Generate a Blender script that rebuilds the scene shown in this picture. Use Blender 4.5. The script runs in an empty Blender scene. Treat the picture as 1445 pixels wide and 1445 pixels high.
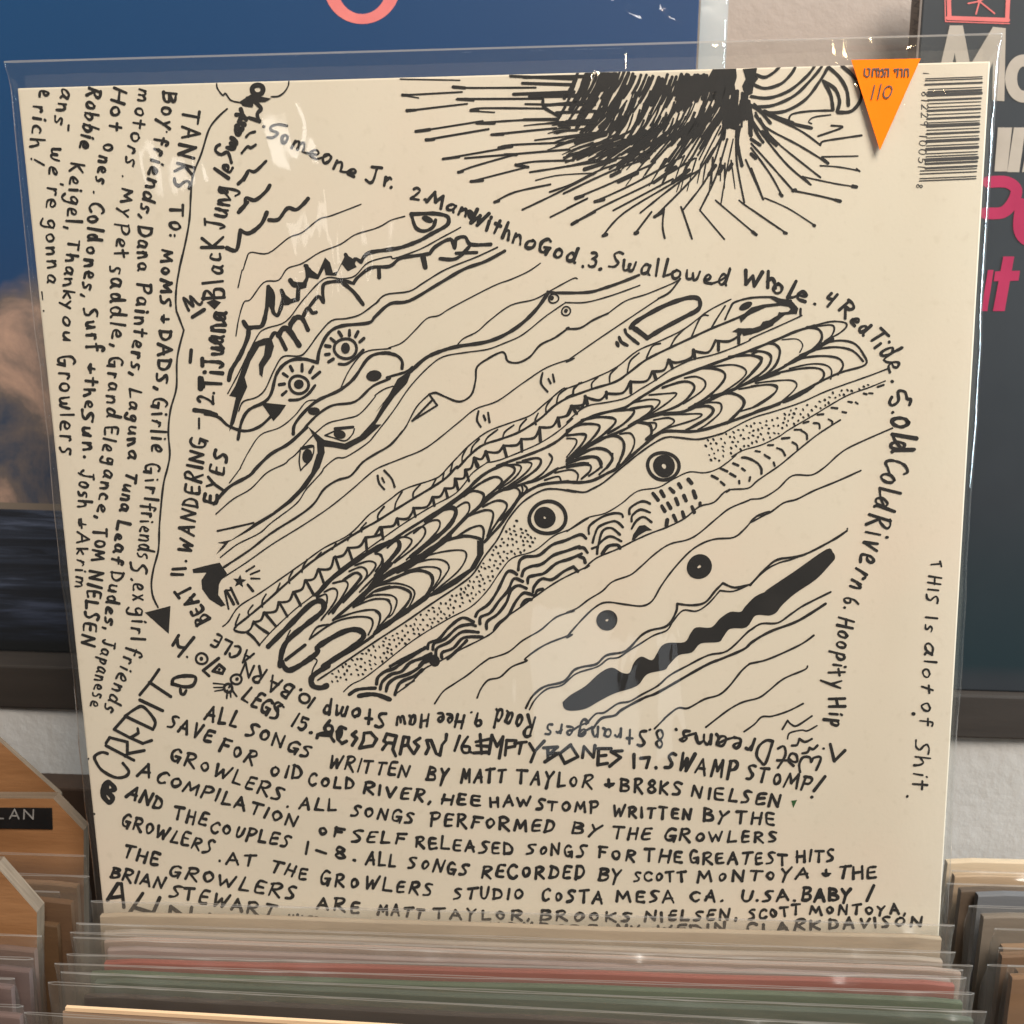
import bpy, bmesh, math, random
from mathutils import Vector, Matrix
from mathutils.geometry import tessellate_polygon

# ------------------------------------------------------------------ camera, world, lamps
scn = bpy.context.scene
C = scn.collection
# axes of the room seen from the camera: X to the right along the shelf, Y into the room's wall, Z up
CAM_ROT = Matrix(((0.9995176, -0.0293885, 0.0100403),
                  (0.0171116, 0.2513536, -0.9677441),
                  (0.0259169, 0.9674491, 0.2517352)))
CAM_LOC = Vector((-0.0041004, -0.3350709, 0.2607401))
FOC = 1450.0
HALF = 722.5
cam_d = bpy.data.cameras.new('camera')
cam_d.sensor_width = 36
cam_d.lens = 36 * FOC / (2 * HALF)
cam_d.clip_start = 0.01
cam_d.clip_end = 60
cam_d.dof.use_dof = True
cam_d.dof.focus_distance = 0.352
cam_d.dof.aperture_fstop = 18
cam = bpy.data.objects.new('camera', cam_d)
cam.matrix_world = Matrix.Translation(CAM_LOC) @ CAM_ROT.to_4x4()
C.objects.link(cam)
scn.camera = cam

world = bpy.data.worlds.new('World')
scn.world = world
world.use_nodes = True
bg = world.node_tree.nodes['Background']
bg.inputs['Color'].default_value = (1.0, 0.94, 0.87, 1)
bg.inputs['Strength'].default_value = 0.14


def area_lamp(name, loc, target, size, power, color, size_y=None):
    d = bpy.data.lights.new(name, 'AREA')
    d.energy = power
    d.color = color
    d.size = size
    if size_y:
        d.shape = 'RECTANGLE'
        d.size_y = size_y
    o = bpy.data.objects.new(name, d)
    o.location = loc
    o.rotation_euler = (Vector(target) - Vector(loc)).to_track_quat('-Z', 'Y').to_euler()
    C.objects.link(o)
    return o


def bulb(name, loc, power, color, radius):
    d = bpy.data.lights.new(name, 'POINT')
    d.energy = power
    d.color = color
    d.shadow_soft_size = radius
    o = bpy.data.objects.new(name, d)
    o.location = loc
    C.objects.link(o)
    return o


area_lamp('ceiling_lamp', (0.48, -0.98, 1.60), (0.0, 0.0, 0.15), 0.78, 54, (1.0, 0.95, 0.88))
area_lamp('shop_window', (1.20, -0.06, 0.42), (0.16, 0.0, 0.2), 0.25, 30, (0.72, 0.90, 1.0), 0.7)
area_lamp('back_window', (0.13, -1.72, -0.385), (0.03, 0.0, 0.1), 0.22, 0.26, (0.85, 0.93, 1.0), 0.27)  # dim lamp added behind the camera for the pale patch reflected in the sleeve
area_lamp('ceiling_spot', (-0.501, -1.685, 0.696), (-0.08, 0.0, 0.27), 0.045, 0.10, (1.0, 0.97, 0.92), 0.10)
area_lamp('ceiling_spot', (-0.674, -1.657, 0.635), (-0.11, 0.0, 0.26), 0.03, 0.04, (1.0, 0.97, 0.92), 0.08)
area_lamp('ceiling_spot', (-0.433, -1.729, 0.510), (-0.07, 0.0, 0.23), 0.03, 0.03, (1.0, 0.97, 0.92), 0.09)
bulb('warm_bulb', (0.272, -1.684, 0.925), 0.45, (1.0, 0.74, 0.42), 0.008)
bulb('warm_bulb', (0.638, -1.613, 0.915), 0.8, (1.0, 0.72, 0.40), 0.013)
bulb('warm_bulb', (0.166, -1.698, 0.905), 0.25, (1.0, 0.80, 0.55), 0.006)
bulb('warm_bulb', (0.12, -0.62, 1.25), 5.0, (1.0, 0.70, 0.38), 0.05)
bulb('warm_bulb', (0.32, -0.80, 1.05), 3.0, (1.0, 0.74, 0.44), 0.03)

scn.view_settings.view_transform = 'Standard'
scn.view_settings.look = 'None'
scn.view_settings.gamma = 1
scn.view_settings.exposure = 0
scn.render.engine = 'CYCLES'
scn.cycles.transparent_max_bounces = 48
scn.cycles.max_bounces = 10
scn.cycles.caustics_reflective = False
scn.cycles.caustics_refractive = False

# ------------------------------------------------------------------ helpers
RNG = random.Random(7)


def ray(px, py):
    return CAM_ROT @ Vector(((px - HALF) / FOC, (HALF - py) / FOC, -1.0))


def on_plane(px, py, p0, nrm):
    """the place on a real surface (point p0, normal nrm) that was measured at this spot of the photograph"""
    r = ray(px, py)
    return CAM_LOC + r * ((p0 - CAM_LOC).dot(nrm) / r.dot(nrm))


def srgb(r, g, b):
    def f(c):
        c /= 255.0
        return c / 12.92 if c <= 0.04045 else ((c + 0.055) / 1.055) ** 2.4
    return (f(r), f(g), f(b), 1)


def tag(o, label=None, cat=None, group=None, kind=None):
    if label: o['label'] = label
    if cat: o['category'] = cat
    if group: o['group'] = group
    if kind: o['kind'] = kind
    return o


def link_mesh(name, verts, faces, mat, parent=None, smooth=False):
    me = bpy.data.meshes.new(name)
    me.from_pydata([tuple(v) for v in verts], [], faces)
    me.update()
    if smooth:
        me.shade_smooth()
    me.materials.append(mat)
    o = bpy.data.objects.new(name, me)
    C.objects.link(o)
    if parent: o.parent = parent
    return o


def empty(name, mat4, label, cat, group=None):
    o = bpy.data.objects.new(name, None)
    o.empty_display_size = 0.02
    o.matrix_world = mat4
    C.objects.link(o)
    tag(o, label, cat, group)
    return o


def bevel_mesh(o, w, seg=2):
    bm = bmesh.new()
    bm.from_mesh(o.data)
    bmesh.ops.bevel(bm, geom=bm.edges[:], offset=w, segments=seg, affect='EDGES', profile=0.6)
    bmesh.ops.recalc_face_normals(bm, faces=bm.faces[:])
    bm.to_mesh(o.data)
    bm.free()
    return o


def box(name, x0, x1, y0, y1, z0, z1, mat, parent=None, bevel=0.0):
    v = [(x, y, z) for x in (x0, x1) for y in (y0, y1) for z in (z0, z1)]
    f = [(0, 1, 3, 2), (4, 6, 7, 5), (0, 4, 5, 1), (2, 3, 7, 6), (0, 2, 6, 4), (1, 5, 7, 3)]
    o = link_mesh(name, v, f, mat, parent)
    if bevel: bevel_mesh(o, bevel)
    return o


# ------------------------------------------------------------------ materials
def new_mat(name):
    m = bpy.data.materials.new(name)
    m.use_nodes = True
    nt = m.node_tree
    for n in list(nt.nodes): nt.nodes.remove(n)
    out = nt.nodes.new('ShaderNodeOutputMaterial')
    return m, nt, out


def N(nt, kind, **kw):
    n = nt.nodes.new(kind)
    for k, v in kw.items():
        if k.startswith('_'): setattr(n, k[1:], v)
        else: n.inputs[k.replace('__', ' ')].default_value = v
    return n


def ramp(nt, fac, stops):
    r = nt.nodes.new('ShaderNodeValToRGB')
    el = r.color_ramp.elements
    while len(el) < len(stops): el.new(0.5)
    for e, (p, c) in zip(el, stops):
        e.position = p
        e.color = c
    nt.links.new(fac, r.inputs['Fac'])
    return r


def mottled(name, col_a, col_b, scale=30, rough=0.6, bump=0.0, bscale=400, coat=0.0, detail=4, stretch=(1, 1, 1), spec=0.5):
    m, nt, out = new_mat(name)
    tc = N(nt, 'ShaderNodeTexCoord')
    mp = N(nt, 'ShaderNodeMapping')
    mp.inputs['Scale'].default_value = stretch
    nt.links.new(tc.outputs['Object'], mp.inputs['Vector'])
    no = N(nt, 'ShaderNodeTexNoise', Scale=scale, Detail=detail, Roughness=0.6)
    nt.links.new(mp.outputs['Vector'], no.inputs['Vector'])
    r = ramp(nt, no.outputs['Fac'], [(0.3, col_a), (0.7, col_b)])
    p = N(nt, 'ShaderNodeBsdfPrincipled', Roughness=rough)
    p.inputs['Coat Weight'].default_value = coat
    p.inputs['Specular IOR Level'].default_value = spec
    nt.links.new(r.outputs['Color'], p.inputs['Base Color'])
    if bump:
        n2 = N(nt, 'ShaderNodeTexNoise', Scale=bscale, Detail=5, Roughness=0.6)
        nt.links.new(mp.outputs['Vector'], n2.inputs['Vector'])
        b = N(nt, 'ShaderNodeBump', Strength=bump, Distance=0.001)
        nt.links.new(n2.outputs['Fac'], b.inputs['Height'])
        nt.links.new(b.outputs['Normal'], p.inputs['Normal'])
    nt.links.new(p.outputs['BSDF'], out.inputs['Surface'])
    return m


def film(name, haze=0.03, rough=0.06, tint=(0.97, 0.97, 0.96, 1), wave=0.25, wscale=14, stretch=(1, 1, 1), hazecol=(0.75, 0.74, 0.72, 1), crink=0.5, crink_scale=70):
    """clear polythene: mostly see-through, glossy by Fresnel, a little milky, slightly rippled"""
    m, nt, out = new_mat(name)
    tc = N(nt, 'ShaderNodeTexCoord')
    mp = N(nt, 'ShaderNodeMapping')
    mp.inputs['Scale'].default_value = stretch
    nt.links.new(tc.outputs['Object'], mp.inputs['Vector'])
    no = N(nt, 'ShaderNodeTexNoise', Scale=wscale, Detail=2.5, Roughness=0.45, Distortion=0.4)
    nt.links.new(mp.outputs['Vector'], no.inputs['Vector'])
    b = N(nt, 'ShaderNodeBump', Strength=wave, Distance=0.006)
    n3 = N(nt, 'ShaderNodeTexNoise', Scale=9.0, Detail=1.0)
    nt.links.new(tc.outputs['Object'], n3.inputs['Vector'])
    mk = ramp(nt, n3.outputs['Fac'], [(0.58, (0, 0, 0, 1)), (0.70, (1, 1, 1, 1))])
    n4 = N(nt, 'ShaderNodeTexNoise', Scale=crink_scale, Detail=2.0, Distortion=0.8)
    nt.links.new(mp.outputs['Vector'], n4.inputs['Vector'])
    m4 = N(nt, 'ShaderNodeMath', _operation='MULTIPLY')
    nt.links.new(mk.outputs['Color'], m4.inputs[0])
    nt.links.new(n4.outputs['Fac'], m4.inputs[1])
    m5 = N(nt, 'ShaderNodeMath', _operation='MULTIPLY_ADD')
    nt.links.new(m4.outputs[0], m5.inputs[0])
    m5.inputs[1].default_value = crink
    nt.links.new(no.outputs['Fac'], m5.inputs[2])
    nt.links.new(m5.outputs[0], b.inputs['Height'])
    tr = N(nt, 'ShaderNodeBsdfTransparent', Color=tint)
    df = N(nt, 'ShaderNodeBsdfDiffuse', Color=hazecol)
    tl = N(nt, 'ShaderNodeBsdfTranslucent', Color=hazecol)
    md = N(nt, 'ShaderNodeMixShader', Fac=0.4)
    nt.links.new(df.outputs[0], md.inputs[1])
    nt.links.new(tl.outputs[0], md.inputs[2])
    mh = N(nt, 'ShaderNodeMixShader', Fac=haze)
    nt.links.new(tr.outputs[0], mh.inputs[1])
    nt.links.new(md.outputs[0], mh.inputs[2])
    gl = N(nt, 'ShaderNodeBsdfGlossy', Roughness=rough, Color=(1, 1, 1, 1))
    nt.links.new(b.outputs['Normal'], gl.inputs['Normal'])
    fr = N(nt, 'ShaderNodeLayerWeight', Blend=0.5)
    nt.links.new(b.outputs['Normal'], fr.inputs['Normal'])
    pw = N(nt, 'ShaderNodeMath', _operation='POWER')
    nt.links.new(fr.outputs['Facing'], pw.inputs[0])
    pw.inputs[1].default_value = 5
    ml = N(nt, 'ShaderNodeMath', _operation='MULTIPLY_ADD')
    nt.links.new(pw.outputs[0], ml.inputs[0])
    ml.inputs[1].default_value = 0.93
    ml.inputs[2].default_value = 0.035
    mx = N(nt, 'ShaderNodeMixShader')
    nt.links.new(ml.outputs[0], mx.inputs['Fac'])
    nt.links.new(mh.outputs[0], mx.inputs[1])
    nt.links.new(gl.outputs[0], mx.inputs[2])
    nt.links.new(mx.outputs[0], out.inputs['Surface'])
    return m


M = {}
def cream_paper():
    m = mottled('cream_board', (0.645, 0.562, 0.448, 1), (0.69, 0.603, 0.488, 1), 6, 0.55, 0.045, 700, spec=0.3)
    nt = m.node_tree
    p = [n for n in nt.nodes if n.type == 'BSDF_PRINCIPLED'][0]
    src = p.inputs['Base Color'].links[0].from_socket
    tc = [n for n in nt.nodes if n.type == 'TEX_COORD'][0]
    for sc_, col, lo, hi, amt in ((17, (0.70, 0.565, 0.45, 1), 0.5, 0.72, 0.55), (2.6, (0.63, 0.575, 0.46, 1), 0.45, 0.65, 0.6), (240, (0.52, 0.44, 0.33, 1), 0.60, 0.75, 0.28), (900, (0.50, 0.43, 0.33, 1), 0.62, 0.72, 0.22)):
        no = N(nt, 'ShaderNodeTexNoise', Scale=sc_, Detail=3)
        nt.links.new(tc.outputs['Object'], no.inputs['Vector'])
        r = ramp(nt, no.outputs['Fac'], [(lo, (0, 0, 0, 1)), (hi, (amt, amt, amt, 1))])
        mx = N(nt, 'ShaderNodeMixRGB')
        nt.links.new(r.outputs[0], mx.inputs[0])
        nt.links.new(src, mx.inputs[1])
        mx.inputs[2].default_value = col
        src = mx.outputs[0]
    nt.links.new(src, p.inputs['Base Color'])
    return m


M['cream'] = cream_paper()
M['ink'] = mottled('black_ink', (0.010, 0.0092, 0.009, 1), (0.020, 0.017, 0.0155, 1), 45, 0.6, spec=0.25)
M['green_ink'] = mottled('green_ink', (0.01, 0.05, 0.012, 1), (0.02, 0.09, 0.02, 1), 300, 0.5)
M['print'] = mottled('printed_black', (0.03, 0.027, 0.026, 1), (0.045, 0.04, 0.04, 1), 120, 0.5)
M['film'] = film('clear_film', 0.014, 0.03, wave=0.32, wscale=12, stretch=(2.2, 1, 0.7), crink=0.7, crink_scale=45)
M['film_bag'] = film('milky_film', 0.085, 0.24, wave=0.5, wscale=20, stretch=(0.5, 1, 3), hazecol=(0.50, 0.44, 0.38, 1), crink=0.6, crink_scale=60)
M['film_side'] = film('bin_film', 0.06, 0.22, wave=0.5, wscale=24, stretch=(0.5, 1, 3), hazecol=(0.50, 0.46, 0.42, 1))
M['film_lip'] = film('film_cut_edge', 0.36, 0.2, hazecol=(0.66, 0.62, 0.58, 1))  # whiter strip: the highlight along a bag's top edge, put into its colour
M['orange'] = mottled('orange_paper', (1.0, 0.185, 0.003, 1), (1.0, 0.21, 0.006, 1), 60, 0.8, spec=0.1)
M['plaster'] = mottled('white_plaster', (0.38, 0.315, 0.275, 1), (0.44, 0.365, 0.32, 1), 9, 0.85, 0.7, 90)  # upper part of one wall, darkened in colour because less light falls there
M['plaster_low'] = mottled('white_plaster_wall', (0.42, 0.395, 0.37, 1), (0.48, 0.455, 0.43, 1), 14, 0.8, 0.4, 160)
M['ledge'] = mottled('dark_stained_wood', (0.022, 0.017, 0.014, 1), (0.042, 0.033, 0.027, 1), 30, 0.5, 0.2, 120, stretch=(0.15, 1, 1))
M['ply'] = mottled('varnished_plywood', (0.20, 0.086, 0.032, 1), (0.34, 0.165, 0.070, 1), 40, 0.45, 0.2, 300, stretch=(0.25, 1, 1.6))  # one base colour, darkened to carry the shade of the left hand bin
M['ply_edge'] = mottled('plywood_edge', (0.10, 0.068, 0.042, 1), (0.19, 0.135, 0.09, 1), 60, 0.6, 0.3, 300, stretch=(0.3, 14, 1))
M['bin_dark'] = mottled('dark_bin_wood', (0.03, 0.016, 0.009, 1), (0.06, 0.032, 0.018, 1), 20, 0.6)
M['label_black'] = mottled('black_tape', (0.008, 0.008, 0.008, 1), (0.014, 0.013, 0.013, 1), 60, 0.35)
M['label_white'] = mottled('embossed_white', (0.16, 0.15, 0.14, 1), (0.30, 0.28, 0.26, 1), 200, 0.5)

# ------------------------------------------------------------------ pen strokes and pen lettering
SC = 300.0 / 1445.0
ZO = dict(A=(0, 80), B=(0, 360), Cc=(0, 640), D=(250, 80), E=(250, 360), F=(250, 640), G=(100, 920), H=(380, 920),
          I=(540, 80), J=(800, 80), K=(1060, 80), L=(530, 360), Mm=(800, 360), Nn=(1060, 360), O=(530, 640), P=(800, 640),
          Q=(1060, 640), R=(660, 920), S=(940, 920), T=(1100, 920), U=(100, 1145), V=(380, 1145), X=(660, 1145), Y=(1000, 1145))


def parse(zone, s):
    out = []
    for tok in s.split():
        z = zone
        if ':' in tok: z, tok = tok.split(':')
        ox, oy = ZO[z]
        a, b = tok.split(',')
        out.append((ox + float(a) * SC, oy + float(b) * SC))
    return out


def catmull(pts, n=5):
    if len(pts) < 3: return pts
    P = [pts[0]] + pts + [pts[-1]]
    out = []
    for i in range(1, len(P) - 2):
        p0, p1, p2, p3 = P[i - 1], P[i], P[i + 1], P[i + 2]
        for k in range(n):
            t = k / n
            t2, t3 = t * t, t * t * t
            out.append(tuple(0.5 * (2 * p1[j] + (p2[j] - p0[j]) * t + (2 * p0[j] - 5 * p1[j] + 4 * p2[j] - p3[j]) * t2
                                    + (3 * p1[j] - p0[j] - 3 * p2[j] + p3[j]) * t3) for j in (0, 1)))
    out.append(pts[-1])
    return out


class Ink:
    """collects flat pen marks measured on the photograph; build() lays them on a flat surface as one mesh"""
    def __init__(self):
        self.items = []          # (list of 2d verts, list of faces)

    def line(self, pts, w, taper=0.0, wob=0.10, smooth=True, close=False):
        if close: pts = pts + [pts[0]]
        p = catmull(pts) if smooth else pts
        q = [p[0]]
        for a in p[1:]:
            if math.hypot(a[0] - q[-1][0], a[1] - q[-1][1]) > 0.25: q.append(a)
        if len(q) == 1: q.append((q[0][0] + 0.4, q[0][1] + 0.1))
        if len(q) > 2:                                  # a sharp turn of the pen: two strokes meeting, as with a real nib
            for i in range(1, len(q) - 1):
                ax_, ay_ = q[i][0] - q[i - 1][0], q[i][1] - q[i - 1][1]
                bx_, by_ = q[i + 1][0] - q[i][0], q[i + 1][1] - q[i][1]
                if (ax_ * bx_ + ay_ * by_) < 0.55 * math.hypot(ax_, ay_) * math.hypot(bx_, by_):
                    self.line(q[:i + 1], w, 0, wob, False)
                    self.line(q[i:], w, 0, wob, False)
                    return
        n = len(q)
        V, Fc = [], []
        ph = RNG.uniform(0, 6.28)
        L = 0.0
        for i in range(n):
            a, b = q[max(i - 1, 0)], q[min(i + 1, n - 1)]
            dx, dy = b[0] - a[0], b[1] - a[1]
            l = math.hypot(dx, dy) or 1
            if i: L += math.hypot(q[i][0] - q[i - 1][0], q[i][1] - q[i - 1][1])
            hw = 0.5 * w * (1 + wob * math.sin(L * 0.21 + ph) + 0.6 * wob * math.sin(L * 0.63 + 2 * ph))
            if taper: hw *= 1 - taper * (i / (n - 1))
            V += [(q[i][0] - dy / l * hw, q[i][1] + dx / l * hw), (q[i][0] + dy / l * hw, q[i][1] - dx / l * hw)]
        for i in range(n - 1): Fc.append((2 * i, 2 * i + 1, 2 * i + 3, 2 * i + 2))
        for end, j in ((0, 1), (n - 1, n - 2)):     # round pen ends
            cx, cy = q[end]
            ang = math.atan2(cy - q[j][1], cx - q[j][0])
            r = math.hypot(V[2 * end][0] - cx, V[2 * end][1] - cy)
            st = len(V)
            for k in range(7):
                t = ang - math.pi / 2 + math.pi * k / 6
                V.append((cx + r * math.cos(t), cy + r * math.sin(t)))
            Fc.append(tuple(range(st, st + 7)))
        self.items.append((V, Fc))

    def s(self, zone, w, *paths, taper=0.0, smooth=True, wob=0.10):
        for t in paths: self.line(parse(zone, t), w * SC * (1.06 if w < 14 else 1.02), taper, wob, smooth)

    def poly(self, zone, t, smooth=False):
        pts = parse(zone, t)
        if smooth: pts = catmull(pts + [pts[0]], 4)[:-1]
        self.items.append((pts, [tuple(x) for x in tessellate_polygon([[Vector((a, b, 0)) for a, b in pts]])]))

    def ring(self, zone, cx, cy, rx, ry, w, rot=0.0):
        ox, oy = ZO[zone]
        cr, sr = math.cos(rot), math.sin(rot)
        n, V, Fc = 36, [], []
        p1, p2 = RNG.uniform(0, 6), RNG.uniform(0, 6)
        for i in range(n):
            t = 2 * math.pi * i / n
            k = 1 + 0.035 * math.sin(2 * t + p1) + 0.02 * math.sin(3 * t + p2)
            for d in (-w / 2, w / 2):
                x, y = (rx * k + d) * math.cos(t), (ry * k + d) * math.sin(t)
                V.append((ox + (cx + x * cr - y * sr) * SC, oy + (cy + x * sr + y * cr) * SC))
        for i in range(n):
            j = (i + 1) % n
            Fc.append((2 * i, 2 * i + 1, 2 * j + 1, 2 * j))
        self.items.append((V, Fc))

    def dot(self, zone, cx, cy, rx, ry=None, rot=0.0):
        ry = ry or rx
        ox, oy = ZO[zone]
        cr, sr = math.cos(rot), math.sin(rot)
        V = []
        p1 = RNG.uniform(0, 6)
        for i in range(14):
            t = 2 * math.pi * i / 14
            k = 1 + 0.07 * math.sin(2 * t + p1)
            x, y = rx * k * math.cos(t), ry * k * math.sin(t)
            V.append((ox + (cx + x * cr - y * sr) * SC, oy + (cy + x * sr + y * cr) * SC))
        self.items.append((V, [tuple(range(14))]))

    def word(self, zone, text, x0, y0, x1, y1, H, w=17, gap=2.9, jit=1.0, conn=False):
        ox, oy = ZO[zone]
        ax, ay = ox + x0 * SC, oy + y0 * SC
        dx, dy = (x1 - x0) * SC, (y1 - y0) * SC
        L = math.hypot(dx, dy)
        ex, ey = dx / L, dy / L
        ux, uy = ey, -ex
        if len(text) > 2: L *= 0.965
        tot = sum(FONT[c][0] for c in text) + gap * (len(text) - 1)
        sx, sy = L / tot, H * SC / 10.0
        pen = 0.0
        tail = None
        for c in text:
            gw, strokes = FONT[c]
            rot = RNG.uniform(-0.10, 0.10) * jit
            ks = 1 + RNG.uniform(-0.13, 0.10) * jit
            kx = 1 + RNG.uniform(-0.14, 0.06) * jit
            lift = RNG.uniform(-0.45, 0.45) * jit
            lean = RNG.uniform(-0.06, 0.16) * jit
            if c == 'O' and text != 'O' and jit > 0.5:          # the writer makes his capital O small
                f_ = RNG.uniform(0.62, 0.82)
                ks, kx, lift = f_, f_, lift + RNG.uniform(0.2, 1.2)
            for sm, pts in strokes:
                q = []
                for gx, gy in pts:
                    gx = gw / 2 + (gx - gw / 2) * kx + RNG.uniform(-0.3, 0.3) * jit
                    gy = (gy + RNG.uniform(-0.3, 0.3) * jit) * ks
                    lx = (pen + gx + lean * gy) * sx
                    ly = (gy + lift) * sy + rot * (gx - gw / 2) * sx
                    q.append((ax + ex * lx + ux * ly, ay + ey * lx + uy * ly))
                if conn and tail and sm and pts is strokes[0][1] and pts[0][1] < 7:
                    self.line([tail, ((tail[0] + q[0][0]) / 2 - ux * sy * 0.6, (tail[1] + q[0][1]) / 2 - uy * sy * 0.6), q[0]], w * SC * 0.8, 0, 0.1)
                self.line(q, w * SC * 0.92 * RNG.uniform(0.88, 1.12), 0, 0.18, sm)
            tail = q[-1] if strokes[-1][1][-1][1] < 2 else None
            pen += gw + gap

    def build(self, name, mat, parent, place, lift0=0.00012, label=None):
        V, Fc = [], []
        for k, (vs, fs) in enumerate(self.items):
            o = len(V)
            h = lift0 + (k % 60) * 1.6e-6
            for (a, b) in vs: V.append(place(a, b, h))
            for f in fs: Fc.append(tuple(i + o for i in f))
        ob = link_mesh(name, V, Fc, mat, parent)
        if label: ob['label'] = label
        return ob


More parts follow.
